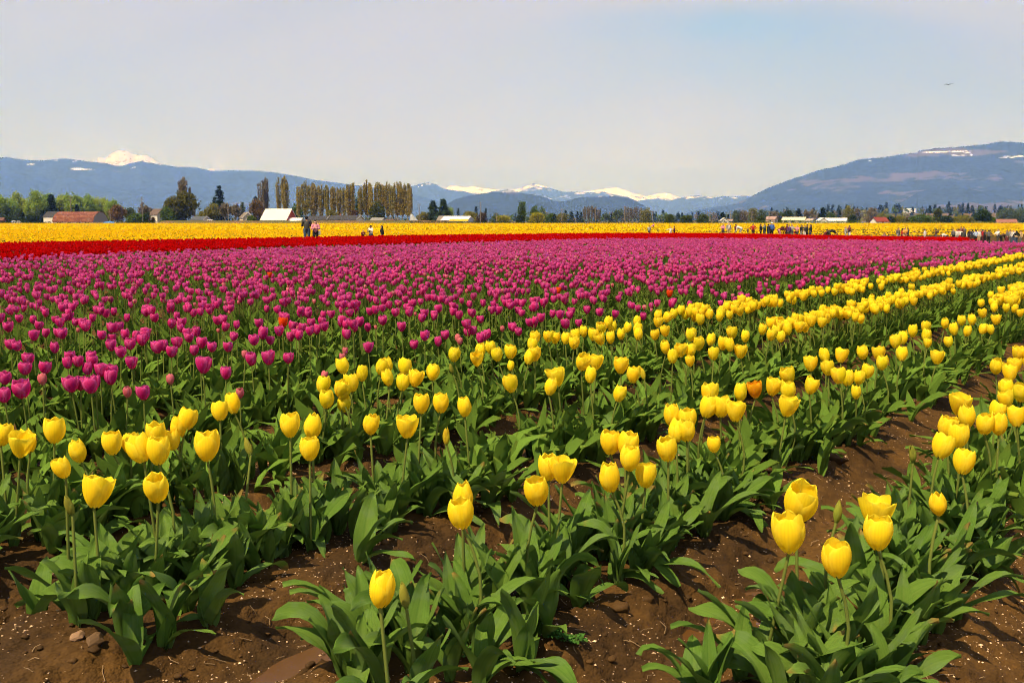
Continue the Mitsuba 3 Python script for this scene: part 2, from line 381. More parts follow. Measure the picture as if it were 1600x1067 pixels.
def grid_uv(rows, cols):
    a, b = np.meshgrid(np.linspace(0, 1, rows), np.linspace(0, 1, cols), indexing='ij')
    return np.column_stack([b.ravel(), a.ravel()])


LEAF_PLY = {k: [mikit.ply((v, f), 'leaf_near', smooth=True, uv=grid_uv(12, 7)) for v, f, c in L] for k, L in LEAVES.items()}
LEAVES_MID = leaf_set(1.0, 7, 3, 5)
LEAF_MID_PLY = {k: [mikit.ply((v, f), 'leaf_skin', smooth=True, color=np.clip(c, 0, 1)) for v, f, c in L] for k, L in LEAVES_MID.items()}
LEAVES_LOW = leaf_set(1.0, 4, 3, 8)


def petal(R, H, close, phi, amax, proud, rng, nu, nv, col, edge, foot, flare=0.0):
    """One petal: wide shoulders, a rounded end, edges tucked in behind its neighbours."""
    u, v = np.linspace(-1, 1, nu), 1 - (1 - np.linspace(0, 1, nv)) ** 1.45
    ph, ph2 = rng.uniform(0, 6.28), rng.uniform(0, 6.28)
    V, C = [], []
    for b in v:
        if b < .55: w = amax * (1 - .72 * (1 - b / .55) ** 2.2)
        else: w = amax * max(.0, 1 - ((b - .55) / .455) ** 3.6) ** .5
        r0 = R * proud * (math.sin(math.pi * (0.03 + 0.53 * b)) ** 0.50) * (1 - 1.05 * close * b ** 2.6) + flare * R * b ** 2
        for a in u:
            th = phi + a * w
            r = r0 * (1 - 0.12 * a * a * (1 - .4 * b)) * (1 + 0.03 * math.sin(3 * a + ph) * b * b) * (1 - 0.03 * math.exp(-(a * 6) ** 2) * b)
            z = H * (b * (1 - 0.04 * a * a * b) + 0.025 * math.sin(2.2 * a + ph2) * b ** 3)
            V.append((r * math.cos(th), r * math.sin(th), z))
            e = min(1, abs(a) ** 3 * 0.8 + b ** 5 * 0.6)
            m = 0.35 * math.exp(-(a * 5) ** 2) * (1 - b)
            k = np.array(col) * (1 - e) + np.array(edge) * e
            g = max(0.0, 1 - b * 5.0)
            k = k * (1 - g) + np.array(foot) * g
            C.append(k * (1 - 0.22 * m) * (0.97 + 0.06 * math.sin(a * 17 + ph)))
    return np.array(V), grid_faces(nv, nu), np.array(C)


def bloom_petals(R, H, close, seed, col, edge, foot, nu=7, nv=9, loose=0.0):
    rng = np.random.default_rng(seed)
    P, a0 = [], rng.uniform(0, 6.28)
    for i in range(6):
        inner = i % 2
        fl = loose * rng.uniform(.2, 1.0) if not inner else loose * rng.uniform(0, .5)
        jt = np.array([rng.uniform(.86, 1.1), rng.uniform(.92, 1.08), rng.uniform(.92, 1.06)])
        P.append(petal(R, H * rng.uniform(.90, 1.04) * (0.97 if not inner else 1.02), close * rng.uniform(.6, 1.3), a0 + i * math.pi / 3 + rng.uniform(-.15, .15), 1.04 if not inner else .98,
                       1.0 if not inner else .90, rng, nu, nv, np.array(col) * jt, edge, foot, fl))
    return P


def merged(parts):
    b = Bag()
    for v, f, c in parts: b.add(v, f, c)
    return b.arrays()


def stem_mesh(h, r0, r1, bend, sides=7, n=6, col=(0.14, 0.20, 0.045)):
    s = np.linspace(0, 1, n)
    V, C = [], []
    for q in s:
        for k in range(sides):
            a = 2 * math.pi * k / sides
            r = r0 + (r1 - r0) * q
            V.append((bend * math.sin(q * math.pi) + r * math.cos(a), r * math.sin(a), h * q))
            C.append(np.array(col) * (0.8 + 0.35 * q) * np.array([1 + .15 * q, 1, 1]))
    i = np.arange(n - 1)[:, None] * sides + np.arange(sides)[None]
    j = np.arange(n - 1)[:, None] * sides + (np.arange(sides)[None] + 1) % sides
    q = np.stack([i, j, j + sides, i + sides], -1).reshape(-1, 4)
    return np.array(V), np.vstack([q[:, [0, 1, 2]], q[:, [0, 2, 3]]]), np.array(C)


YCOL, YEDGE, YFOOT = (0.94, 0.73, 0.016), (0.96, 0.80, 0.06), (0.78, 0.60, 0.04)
OCOL = (0.85, 0.36, 0.01)
MCOL, MEDGE, MFOOT = (0.58, 0.012, 0.185), (0.80, 0.15, 0.47), (0.50, 0.04, 0.09)
MPAL = (0.70, 0.15, 0.19)
RCOL, REDGE, RFOOT = (0.62, 0.002, 0.004), (0.70, 0.006, 0.006), (0.45, 0.01, 0.0)


def plyn(p): return mikit.ply((p[0], p[1]), 'petal_near', smooth=True, uv=grid_uv(12, 9))


def plyp(p): return mikit.ply((p[0], p[1]), 'petal_skin', smooth=True, color=np.clip(p[2], 0, 1))


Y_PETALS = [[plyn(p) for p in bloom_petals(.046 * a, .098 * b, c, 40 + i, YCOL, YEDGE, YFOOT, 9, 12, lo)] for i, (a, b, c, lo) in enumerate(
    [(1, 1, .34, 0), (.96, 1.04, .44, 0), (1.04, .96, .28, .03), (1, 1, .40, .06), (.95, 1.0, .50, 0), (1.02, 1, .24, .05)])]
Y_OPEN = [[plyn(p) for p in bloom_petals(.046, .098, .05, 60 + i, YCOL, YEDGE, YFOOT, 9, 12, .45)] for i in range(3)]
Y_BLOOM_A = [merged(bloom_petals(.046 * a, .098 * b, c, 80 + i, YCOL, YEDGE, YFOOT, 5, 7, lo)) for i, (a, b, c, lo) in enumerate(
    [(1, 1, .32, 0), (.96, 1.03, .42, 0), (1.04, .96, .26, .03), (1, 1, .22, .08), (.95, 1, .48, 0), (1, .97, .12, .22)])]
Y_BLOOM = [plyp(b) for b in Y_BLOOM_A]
O_BLOOM = plyp(merged(bloom_petals(.044, .092, .15, 95, OCOL, (0.9, .5, .02), YFOOT, 7, 8, .1)))
M_BLOOM_A = [merged(bloom_petals(.040 * a, .082 * b, c, 110 + i, MCOL, MEDGE, MFOOT, 5, 7, lo)) for i, (a, b, c, lo) in enumerate(
    [(1, 1, .25, 0), (1.05, .95, .15, 0), (.95, 1, .38, 0), (1, 1, .08, .10), (1.08, .98, .2, .05)])]
M_BLOOM = [plyp(b) for b in M_BLOOM_A]
M_SMALL = plyp(merged(bloom_petals(.027, .06, .45, 130, MPAL, (.7, .25, .3), (.4, .25, .15), 5, 6)))
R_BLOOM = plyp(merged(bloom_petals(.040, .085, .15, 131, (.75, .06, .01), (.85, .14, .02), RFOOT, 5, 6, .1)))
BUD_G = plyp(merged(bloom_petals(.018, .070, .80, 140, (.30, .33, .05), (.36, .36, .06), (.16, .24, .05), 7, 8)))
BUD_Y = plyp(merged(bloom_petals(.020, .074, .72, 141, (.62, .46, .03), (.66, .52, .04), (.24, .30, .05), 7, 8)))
STEMS = [mikit.ply(stem_mesh(1.0, .0062, .0050, b)[:2], 'leaf_skin', smooth=True, color=stem_mesh(1.0, .0062, .0050, b)[2]) for b in (0, .025, -.03, .05)]


def stem_to(x, y, z, zt, dx, dy, thick=1.0):
    """Matrix that stands a unit stem at x, y, z and shears its top by dx, dy to height zt."""
    m = np.eye(4)
    m[0, 0] = m[1, 1] = thick
    m[:3, 2] = (dx, dy, zt - z)
    m[:3, 3] = (x, y, z)
    return m


def choose_leaf(lat, rng, sets):
    """Upright leaves in the middle of a bed, arching and lying ones towards its sides (lat from -1 to 1)."""
    e = abs(lat)
    q = rng.random()
    if q < 0.62 - 0.36 * e: k = 'erect'
    elif q < 0.90 - 0.22 * e: k = 'arch'
    elif q < 0.92: k = 'flop'
    else: k = 'curl'
    return sets[k], k


def leaf_mats(x, y, z, lat, count, rng, sets, size=1.0):
    out = []
    first = rng.uniform(0, 6.28)
    for i in range(count):
        L, kind = choose_leaf(lat, rng, sets)
        yaw = first + i * 2.3 + rng.uniform(-.5, .5)
        if abs(lat) > 0.35 and rng.random() < 0.55:      # outer leaves hang over the furrow
            side = math.atan2(N[1], N[0]) if lat > 0 else math.atan2(-N[1], -N[0])
            yaw = side + rng.normal(0, .75)
        s = size * rng.uniform(.74, 1.18) * (.85 if kind == 'flop' else 1)
        out.append((kind, int(rng.integers(len(L))), M(x, y, z - .005, yaw, (s * rng.uniform(.85, 1.1), s * rng.uniform(.8, 1.1), s))))
    return out


def where(x, y):
    a = x / y
    w = 'far left' if a < -.32 else 'left' if a < -.11 else 'middle' if a < .11 else 'right' if a < .32 else 'far right'
    d = math.hypot(x, y)
    return w + (', front' if d < 3.6 else ', mid distance' if d < 6 else ', back' if d < 9 else ', far back')


NTH = ['first', 'second', 'third', 'fourth', 'fifth', 'sixth', 'seventh', 'eighth', 'ninth', 'tenth', 'eleventh', 'twelfth', 'thirteenth', 'fourteenth', 'fifteenth', 'sixteenth']
RANK = {}


def ranked(key, what, of, cat, group, x, y):
    """The foremost of a kind are told apart by counting from the camera; those behind share their group's label."""
    k = RANK[what, of] = RANK.get((what, of), -1) + 1
    if k < len(NTH): lab(key, f'{NTH[k]} {what} counted from the front of the {of}', cat, group)
    else: lab(key, f'{what} in the {of}, {where(x, y)}', cat, f'{group}, {where(x, y)}')


# every plant near the camera: (distance, kind, x, y, bloom height, bed, flag)
BEDS = ['first yellow bed from the lower right corner', 'second yellow bed from the lower right corner', 'third yellow bed from the lower right corner', 'fourth yellow bed, the one beside the purple tulips']
BEDWORD = ['nearest yellow bed', 'second yellow bed', 'third yellow bed', 'last yellow bed']

YELLOW = [(-2.27,4.28,0.41,3,'n'), (-2.08,4.07,0.41,3,'o'), (-2.07,4.14,0.41,3,'n'), (-2.06,4.34,0.41,3,'n'), (-1.91,4.26,0.34,3,'n'), (-1.57,3.38,0.49,2,'s'), (-1.46,3.34,0.41,2,'w'), (-1.81,4.37,0.35,3,'n'), (-1.76,4.45,0.33,3,'n'), (-1.40,3.66,0.49,2,'n'), (-1.68,4.56,0.35,3,'n'), (-1.35,3.67,0.48,2,'n'), (-1.62,4.61,0.31,3,'n'), (-1.61,4.67,0.36,3,'n'), (-1.58,4.67,0.40,3,'n'), (-1.21,3.82,0.46,2,'L'), (-1.47,4.87,0.40,3,'n'), (-1.44,5.02,0.41,3,'n'), (-1.26,3.41,0.41,2,'n'), (-1.49,3.24,0.41,2,'b'), (-1.09,4.02,0.43,2,'b'), (-0.96,4.18,0.47,2,'n'), (-0.89,4.29,0.44,2,'n'), (-0.84,4.00,0.41,2,'n'), (-1.05,5.48,0.35,3,'n'), (-0.97,5.52,0.39,3,'n'), (-0.97,5.56,0.31,3,'n'), (-0.66,4.50,0.41,2,'n'), (-0.48,4.43,0.41,2,'o'), (-0.46,4.91,0.43,2,'n'), (-0.37,5.02,0.41,2,'n'), (-0.24,4.92,0.41,2,'n'), (0.00,5.59,0.42,2,'n'), (0.21,5.54,0.41,2,'n'), (0.28,5.88,0.41,2,'o'), (0.64,5.89,0.31,2,'n'), (-0.31,4.56,0.35,2,'b'), (0.42,4.12,0.41,1,'n'), (0.47,3.84,0.41,1,'n'), (0.38,3.65,0.38,1,'n'), (0.48,4.09,0.41,1,'n'), (0.54,3.88,0.33,1,'n'), (0.09,3.36,0.41,1,'n'), (0.14,3.69,0.41,1,'n'), (0.19,3.64,0.41,1,'o'), (-0.17,3.27,0.41,1,'n'), (-0.16,3.09,0.41,1,'n'), (-0.36,2.58,0.35,1,'n'), (-0.30,2.68,0.31,1,'b'), (0.65,4.00,0.41,1,'n'), (0.78,4.70,0.41,1,'n'), (0.84,4.62,0.41,1,'n'), (0.74,4.34,0.41,1,'n'), (0.79,4.35,0.41,1,'n'), (1.05,5.16,0.44,1,'n'), (0.98,4.92,0.41,1,'n'), (1.06,4.92,0.41,1,'n'), (1.11,4.80,0.41,1,'o'), (0.93,4.43,0.33,1,'s'), (1.26,5.35,0.41,1,'n'), (1.37,5.45,0.41,1,'r'), (1.48,5.54,0.41,1,'n'), (1.54,5.41,0.41,1,'n'), (1.47,5.20,0.36,1,'o'), (1.71,5.58,0.41,1,'n'), (2.10,5.92,0.31,1,'s'), (0.91,3.06,0.46,0,'L'), (0.84,2.88,0.41,0,'L'), (1.07,3.15,0.41,0,'b'), (1.18,3.10,0.41,0,'o'), (1.11,2.89,0.41,0,'n'), (0.91,2.65,0.41,0,'n'), (1.43,3.20,0.41,0,'s'), (1.66,3.98,0.41,0,'b'), (1.80,4.06,0.41,0,'n'), (1.77,3.78,0.41,0,'n'), (1.99,4.43,0.41,0,'n'), (1.97,4.26,0.41,0,'n'), (2.30,4.99,0.41,0,'o'), (2.20,4.67,0.41,0,'n'), (2.20,4.50,0.41,0,'n'), (2.27,4.50,0.41,0,'n'), (2.41,4.83,0.41,0,'n'), (2.63,5.15,0.41,0,'n'), (2.80,5.49,0.41,0,'n'), (2.44,4.67,0.41,0,'n'), (2.82,5.37,0.41,0,'n'), (-0.81,6.29,0.42,3,'n'), (-0.70,6.33,0.41,3,'n'), (-0.74,5.88,0.41,3,'n'), (-0.68,6.00,0.36,3,'n'), (-0.61,6.08,0.37,3,'n'), (-0.51,6.21,0.39,3,'n'), (-0.41,6.84,0.42,3,'n'), (-0.39,6.40,0.40,3,'b'), (-0.24,6.69,0.41,3,'n'), (-0.23,7.13,0.41,3,'n'), (-0.16,7.23,0.42,3,'n'), (-0.10,6.92,0.41,3,'n'), (-0.01,7.06,0.41,3,'n'), (-0.01,6.90,0.33,3,'s'), (0.18,7.75,0.43,3,'n'), (0.16,7.46,0.41,3,'n'), (0.12,7.11,0.36,3,'n'), (0.17,7.14,0.38,3,'n'), (0.29,7.84,0.43,3,'n'), (0.35,7.92,0.41,3,'n'), (0.43,7.88,0.41,3,'n'), (0.53,8.05,0.41,3,'n'), (0.48,7.58,0.41,3,'n'), (0.61,8.30,0.42,3,'n'), (0.68,8.15,0.41,3,'n'), (0.79,8.60,0.42,3,'n'), (0.73,7.96,0.40,3,'n'), (0.85,8.65,0.46,3,'n'), (0.90,8.75,0.41,3,'n'), (0.82,8.09,0.39,3,'n'), (0.91,8.19,0.41,3,'n'), (1.02,8.69,0.41,3,'n'), (1.16,9.10,0.42,3,'n'), (1.10,8.59,0.41,3,'n'), (1.09,8.45,0.38,3,'n'), (1.40,9.41,0.45,3,'n'), (1.36,9.14,0.41,3,'n'), (1.50,9.59,0.42,3,'n'), (1.40,8.92,0.35,3,'n'), (1.28,8.75,0.34,3,'n'), (1.75,9.89,0.41,3,'n'), (1.83,9.83,0.41,3,'n'), (1.94,10.03,0.41,3,'n'), (1.38,7.54,0.48,2,'n'), (1.44,7.54,0.41,2,'n'), (1.13,7.15,0.43,2,'n'), (1.12,6.79,0.41,2,'n'), (1.23,7.13,0.41,2,'n'), (1.30,7.13,0.41,2,'n'), (1.24,6.78,0.38,2,'s'), (0.44,6.19,0.46,2,'n'), (0.48,5.96,0.41,2,'n'), (0.55,6.37,0.43,2,'o'), (0.71,6.36,0.41,2,'n'), (0.76,6.11,0.39,2,'n'), (0.85,6.24,0.39,2,'b'), (-1.04,6.02,0.46,3,'n'), (-0.93,6.03,0.41,3,'n'), (-1.10,5.62,0.41,3,'n'), (-0.93,5.67,0.41,3,'n'), (-0.98,5.53,0.40,3,'n'), (-0.84,6.24,0.42,3,'n'), (1.58,7.79,0.41,2,'n'), (1.62,7.54,0.41,2,'n'), (1.85,8.20,0.42,2,'n'), (1.67,7.46,0.41,2,'n'), (1.91,8.01,0.41,2,'n'), (1.47,7.10,0.39,2,'n'), (1.76,7.51,0.35,2,'n'), (2.18,8.54,0.41,2,'n'), (2.15,8.15,0.41,2,'n'), (2.27,8.26,0.38,2,'n'), (2.41,8.54,0.41,2,'n'), (1.70,5.96,0.41,1,'n'), (1.98,6.45,0.41,1,'n'), (2.19,6.78,0.42,1,'n'), (2.31,6.85,0.41,1,'n'), (2.04,6.27,0.41,1,'n'), (2.01,5.96,0.41,1,'n'), (2.10,6.07,0.38,1,'n'), (2.23,6.26,0.35,1,'n'), (2.33,6.40,0.37,1,'n'), (2.53,7.02,0.41,1,'n'), (2.62,6.95,0.41,1,'n'), (2.55,6.71,0.38,1,'n'), (3.01,7.66,0.41,1,'n'), (3.17,7.92,0.41,1,'n'), (2.87,7.17,0.38,1,'n'), (3.44,8.39,0.41,1,'n'), (3.70,8.75,0.41,1,'n'), (3.41,8.05,0.41,1,'n'), (3.33,7.82,0.38,1,'s'), (3.26,7.47,0.31,1,'o'), (3.80,8.48,0.31,1,'n'), (3.99,9.02,0.41,1,'n'), (3.95,8.72,0.39,1,'n'), (4.23,9.10,0.33,1,'n'), (4.28,9.32,0.41,1,'n'), (4.41,9.38,0.41,1,'n'), (4.82,10.03,0.41,1,'n'), (4.56,9.50,0.31,1,'n'), (4.63,9.44,0.31,1,'n'), (5.13,10.37,0.31,1,'n'), (5.27,10.71,0.41,1,'n'), (2.96,5.95,0.47,0,'n'), (3.28,6.36,0.41,0,'n'), (3.09,6.03,0.41,0,'n'), (6.60,12.69,0.41,1,'n'), (6.02,11.86,0.41,1,'n'), (5.45,10.82,0.40,1,'n'), (5.79,11.31,0.35,1,'n'), (5.80,11.18,0.31,1,'n')]
MAGENTA = [(-2.73,5.41,0.41,4,'L'), (-2.76,5.27,0.41,4,'n'), (-3.22,6.17,0.36,5,'n'), (-2.54,5.60,0.41,4,'L'), (-2.52,5.67,0.41,4,'n'), (-2.41,5.56,0.41,4,'L'), (-2.46,5.74,0.41,4,'n'), (-2.42,5.86,0.41,4,'L'), (-2.44,5.92,0.44,4,'n'), (-2.48,5.86,0.46,4,'n'), (-2.89,6.62,0.35,5,'n'), (-3.16,6.31,0.40,5,'n'), (-3.29,6.62,0.42,5,'n'), (-3.08,6.41,0.39,5,'n'), (-2.68,5.55,0.46,4,'s'), (-2.97,6.51,0.41,5,'n'), (-3.09,6.82,0.41,5,'n'), (-2.94,6.60,0.41,5,'n'), (-2.96,6.85,0.41,5,'n'), (-2.89,6.71,0.39,5,'n'), (-2.26,5.70,0.36,4,'s'), (-2.18,5.74,0.34,4,'n'), (-2.72,6.96,0.34,5,'n'), (-2.08,5.92,0.40,4,'s'), (-2.00,6.30,0.41,4,'L'), (-2.06,6.44,0.42,4,'n'), (-1.84,6.25,0.38,4,'n'), (-1.67,5.96,0.31,4,'s'), (-1.78,6.66,0.41,4,'n'), (-1.67,6.69,0.41,4,'L'), (-1.55,6.75,0.41,4,'n'), (-1.84,6.72,0.45,4,'s'), (-1.23,7.20,0.41,4,'s'), (-1.23,7.07,0.38,4,'s'), (-1.30,6.68,0.31,4,'s'), (-2.52,7.21,0.39,5,'n'), (-2.64,7.27,0.41,5,'L'), (-2.65,7.42,0.41,5,'n'), (-2.41,7.39,0.38,5,'n'), (-2.31,7.50,0.39,5,'n'), (-2.23,7.66,0.37,5,'n'), (-2.83,7.06,0.41,5,'n'), (-3.59,7.66,0.36,6,'n'), (-3.76,7.42,0.41,6,'n'), (-3.85,7.50,0.41,6,'n'), (-2.78,7.34,0.46,5,'n'), (-2.84,7.26,0.44,5,'n'), (-2.60,7.58,0.41,5,'n'), (-2.52,7.63,0.45,5,'n'), (-2.41,7.58,0.41,5,'n'), (-2.92,7.11,0.45,5,'n'), (-2.30,8.05,0.41,5,'n'), (-2.07,7.83,0.40,5,'n'), (-2.08,8.15,0.41,5,'L'), (-2.00,8.39,0.41,5,'n'), (-1.79,8.19,0.40,5,'n'), (-4.17,8.73,0.36,7,'n'), (-3.65,7.93,0.44,6,'n'), (-3.94,9.00,0.40,7,'n'), (-3.82,7.80,0.44,6,'n')]
STRAY = [(-1.99,8.49,0.46,5,'n'), (-2.72,9.34,0.45,6,'n'), (-4.15,16.85,0.42,11,'n'), (-4.45,10.59,0.42,8,'n'), (0.64,13.58,0.38,6,'n'), (1.46,15.23,0.45,6,'n'), (1.93,12.05,0.45,4,'n'), (-0.26,9.02,0.44,4,'n')]


rng = np.random.default_rng(21)
yellow = [(math.hypot(x, y), x, y, z, k, f) for x, y, z, k, f in YELLOW]
for k, t0, t1 in ((0, 7.2, 11), (1, 12.0, 21), (2, 8.0, 27), (3, 9.0, 35)):
    t = t0
    while t < t1:
        gap = meshkit.noise(np.array([[t * .9, k * 7.7, 0]]), 15)[0]
        t += rng.exponential(1 / (19.0 if gap > .38 else 9.0))
        x, y = xy(t, P0 + DP * k + np.clip(rng.normal(0, .12), -.26, .26))
        yellow.append((math.hypot(x, y), x, y, rng.normal(.41, .025), k, 'n' if rng.random() > .05 else 's'))
yellow.sort()

UNIQUE = {}


def near_label(x, y, text):
    """The label of the tulip whose bloom stands nearest to x, y in the table above."""
    i = min(range(len(yellow)), key=lambda q: (yellow[q][1] - x) ** 2 + (yellow[q][2] - y) ** 2)
    UNIQUE[i] = text


near_label(-0.36, 2.58, "foremost yellow tulip at lower centre, beside a closed bud over the wet mud")
near_label(-0.30, 2.68, "closed yellow green bud beside the foremost tulip at lower centre")
near_label(0.91, 2.65, "full yellow tulip lowest of the cluster at lower right")
near_label(0.84, 2.88, "upright yellow tulip at lower right, left of the lowest one")
near_label(0.91, 3.06, "broad yellow tulip with one loose petal, topmost of the lower right cluster")
near_label(1.07, 3.15, "pointed closed green bud between the blooms of the lower right cluster")
near_label(1.18, 3.10, "yellow tulip opened to show its inside, behind another bloom at lower right")
near_label(1.11, 2.89, "round yellow tulip in front of the opened one at lower right")
near_label(1.43, 3.20, "small yellow tulip standing alone near the right edge above the leaf heap")
near_label(-1.26, 3.41, "egg shaped yellow tulip on a tall stem above the big leaves at lower left")
near_label(-1.46, 3.34, "wide ruffled deep yellow tulip at lower left beside a green bud")
near_label(-1.49, 3.24, "pointed green bud left of the wide ruffled tulip")
near_label(-1.09, 4.02, "closed green bud standing alone between two yellow clusters on the left")
near_label(-1.21, 3.82, "largest yellow tulip at left, with one petal hanging open")
near_label(-0.16, 3.09, "front one of two stacked yellow tulips left of the centre furrow")
near_label(-0.17, 3.27, "rear one of two stacked yellow tulips left of the centre furrow")
near_label(1.37, 5.45, "orange tinged tulip among the yellow ones right of centre")
near_label(3.26, 7.47, "yellow tulip tilted to the right on a slanting stem in the second bed")
near_label(0.93, 4.43, "small yellow tulip standing below the cluster at centre right")
near_label(-0.31, 4.56, "short closed green bud low among leaves at centre")
near_label(1.66, 3.98, "narrow yellow bud left of the cluster at the right edge")
near_label(0.09, 3.36, "lower front tulip of the trio right of the stacked pair")
near_label(0.14, 3.69, "upper left tulip of the trio right of the stacked pair")
near_label(0.19, 3.64, "opened tulip at the right of the trio beside the stacked pair")

far_yellow = Bag()
foot_spots = []
for i, (d, x, y, z, k, fl) in enumerate(yellow):
    lean = rng.uniform(0, 6.28)
    off = abs(rng.normal(0, .035))
    bx, by = x + off * math.cos(lean), y + off * math.sin(lean)
    t, p = tp(bx, by)
    lat = float(np.clip((p - P0 - DP * k) / .30, -1, 1))
    bz = float(soil(bx, by)) - .012
    foot_spots.append((bx, by))
    yaw, s = rng.uniform(0, 6.28), rng.uniform(1.0, 1.16) * {'L': 1.18, 'w': 1.05, 's': .74}.get(fl, 1.0)
    tilt, td = abs(rng.normal(0, .18)), rng.uniform(0, 6.28)
    base = z - .045 * s
    bm = M(x, y, base, yaw, s, tilt, td)
    st = stem_to(bx, by, bz, base + .004, x - bx, y - by, 1.0)
    leaves = leaf_mats(bx, by, bz, lat, 3 if d < 7 else 2, rng, LEAVES if d < 7 else LEAVES_MID)
    if i >= 300:
        v, f, c = Y_BLOOM_A[int(rng.integers(6))]
        far_yellow.add(v, f, c, bm)
        v, f, c = stem_mesh(1, .0062, .005, 0, 3, 2); far_yellow.add(v, f, c, st)
        for kd, j, m in leaves:
            v, f, c = LEAVES_LOW[kd][j]; far_yellow.add(v, f, c, m)
        continue
    key = numbered('yellow_tulip')
    if fl == 'b':
        scene_bud = BUD_G if rng.random() < .6 else BUD_Y
        put(key + '__bloom', scene_bud, bm)
    elif fl == 'r':
        put(key + '__bloom', O_BLOOM, bm)
    elif d < 5.2 or fl in 'oLw':
        var = Y_OPEN[i % 3] if fl in 'ow' else Y_PETALS[int(rng.integers(6))]
        for q in var: put(key + '__bloom__petal', q, bm)
    else:
        put(key + '__bloom', Y_BLOOM[int(rng.integers(6))], bm)
    put(key + '__stem', STEMS[int(rng.integers(4))] if abs(x - bx) < .02 else STEMS[0], st)
    for kd, j, m in leaves: put(key + '__leaf', (LEAF_PLY if d < 7 else LEAF_MID_PLY)[kd][j], m)
    word = {'b': 'closed green tulip bud', 'o': 'loosely opened yellow tulip', 'w': 'wide yellow tulip', 's': 'small half open yellow tulip', 'r': 'orange tinged yellow tulip', 'L': 'large full yellow tulip', 'n': 'yellow tulip in full bloom'}[fl]
    text = UNIQUE.get(i)
    if text: lab(key, text, 'tulip')
    else: ranked(key, word, BEDWORD[k], 'tulip', f'{BEDWORD[k]}: {word}', x, y)
scene['yellow_tulip_rows'] = far_yellow.ply('petal_skin')
lab('yellow_tulip_rows', 'distant yellow tulips crowding the beds towards the right edge', 'tulips', kind='stuff')

# leafy plants without a bloom fill the beds; the nearest are things, the rest one mass
plants = []
for k, t1 in ((0, 12), (1, 21), (2, 27), (3, 35), (4, 30), (5, 30), (6, 30), (7, 30)):
    t = {0: 2.45, 1: 2.0, 2: 1.72}.get(k, -2.0)
    while t < t1:
        dens = (46.0 if k > 1 else 40.0) if t < 9 else 26.0
        t += rng.exponential(1 / dens)
        x, y = xy(t, P0 + DP * k + np.clip(rng.normal(0, .165 if k > 1 else .14), -.30, .30))
        if y < 1.45 or abs(x) > 0.56 * y + .5: continue
        plants.append((math.hypot(x, y), x, y, k))
plants.sort()
mass = Bag()
for i, (d, x, y, k) in enumerate(plants):
    t, p = tp(x, y)
    lat = float(np.clip((p - P0 - DP * k) / .27, -1, 1))
    z = float(soil(x, y)) - .012
    if i < 300:
        key = numbered('tulip_plant')
        for kd, j, m in leaf_mats(x, y, z, lat, int(rng.integers(3, 6)), rng, LEAVES): put(key + '__leaf', LEAF_PLY[kd][j], m)
        w = BEDWORD[k] if 0 <= k < 4 else ('purple tulip field' if k > 3 else 'corner bed')
        ranked(key, 'leafy tulip plant without bloom', w, 'plant', f'leafy tulip plants in the {w}', x, y)
    else:
        S = LEAVES_MID if d < 9 else LEAVES_LOW
        for kd, j, m in leaf_mats(x, y, z, lat, 3, rng, S):
            v, f, c = S[kd][j]; mass.add(v, f, c, m)
scene['tulip_foliage'] = mass.ply('leaf_skin')
lab('tulip_foliage', 'dense green tulip leaves filling the beds behind the first blooms', 'leaves', kind='stuff')

# ---------------------------------------------------------------- purple tulips
FIELD = np.array([(12.8, 24.7), (17.7, 26.7), (23.9, 28.2), (30.3, 27.9), (37.8, 26.7), (45.0, 25.6), (49.4, 22.2), (50.6, 17.5), (48.2, 11.9), (49.0, 9.4), (49.4, 7.8), (48.5, 4.8), (-6, 4.8), (-6, 24.7)])
from shapely import Polygon, contains_xy
FIELD_P = Polygon(FIELD)
purple = [(math.hypot(x, y), x, y, z, f) for x, y, z, k, f in MAGENTA]
listed = np.array([(x, y) for x, y, *_ in MAGENTA])
for k in range(4, 23):
    t = -4.0
    while t < 51:
        t += rng.exponential(1 / (16.0 if t < 16 else 24.0))
        p = P0 + DP * k + np.clip(rng.normal(0, .22 if k < 8 else .30), -.5, .5)
        x, y = xy(t, p)
        if y < 3.5 or abs(x) > .545 * y + .6 or not contains_xy(FIELD_P, t, p): continue
        if k < 7 and x < -1.1 and y < 8.2: continue          # that corner is in the table
        if k == 4 and rng.random() < .55: continue
        purple.append((math.hypot(x, y), x, y, rng.normal(.42, .035) - (.05 if k == 4 else 0), 's' if rng.random() < .09 else 'n'))
purple.sort()
M_LOW = [merged(bloom_petals(.040 * a, .080, c, 150 + i, MCOL, MEDGE, MFOOT, 3, 4)) for i, (a, c) in enumerate([(1, .25), (1.06, .12), (.95, .4)])]
M_FAR = [merged(bloom_petals(.046, .084, .2, 160 + i, MCOL, MEDGE, MFOOT, 2, 3)) for i in range(2)]
field = Bag()
fm = {('b', i): [] for i in range(3)}
fl_far = {i: [] for i in range(2)}
leafm, stemm = {}, []
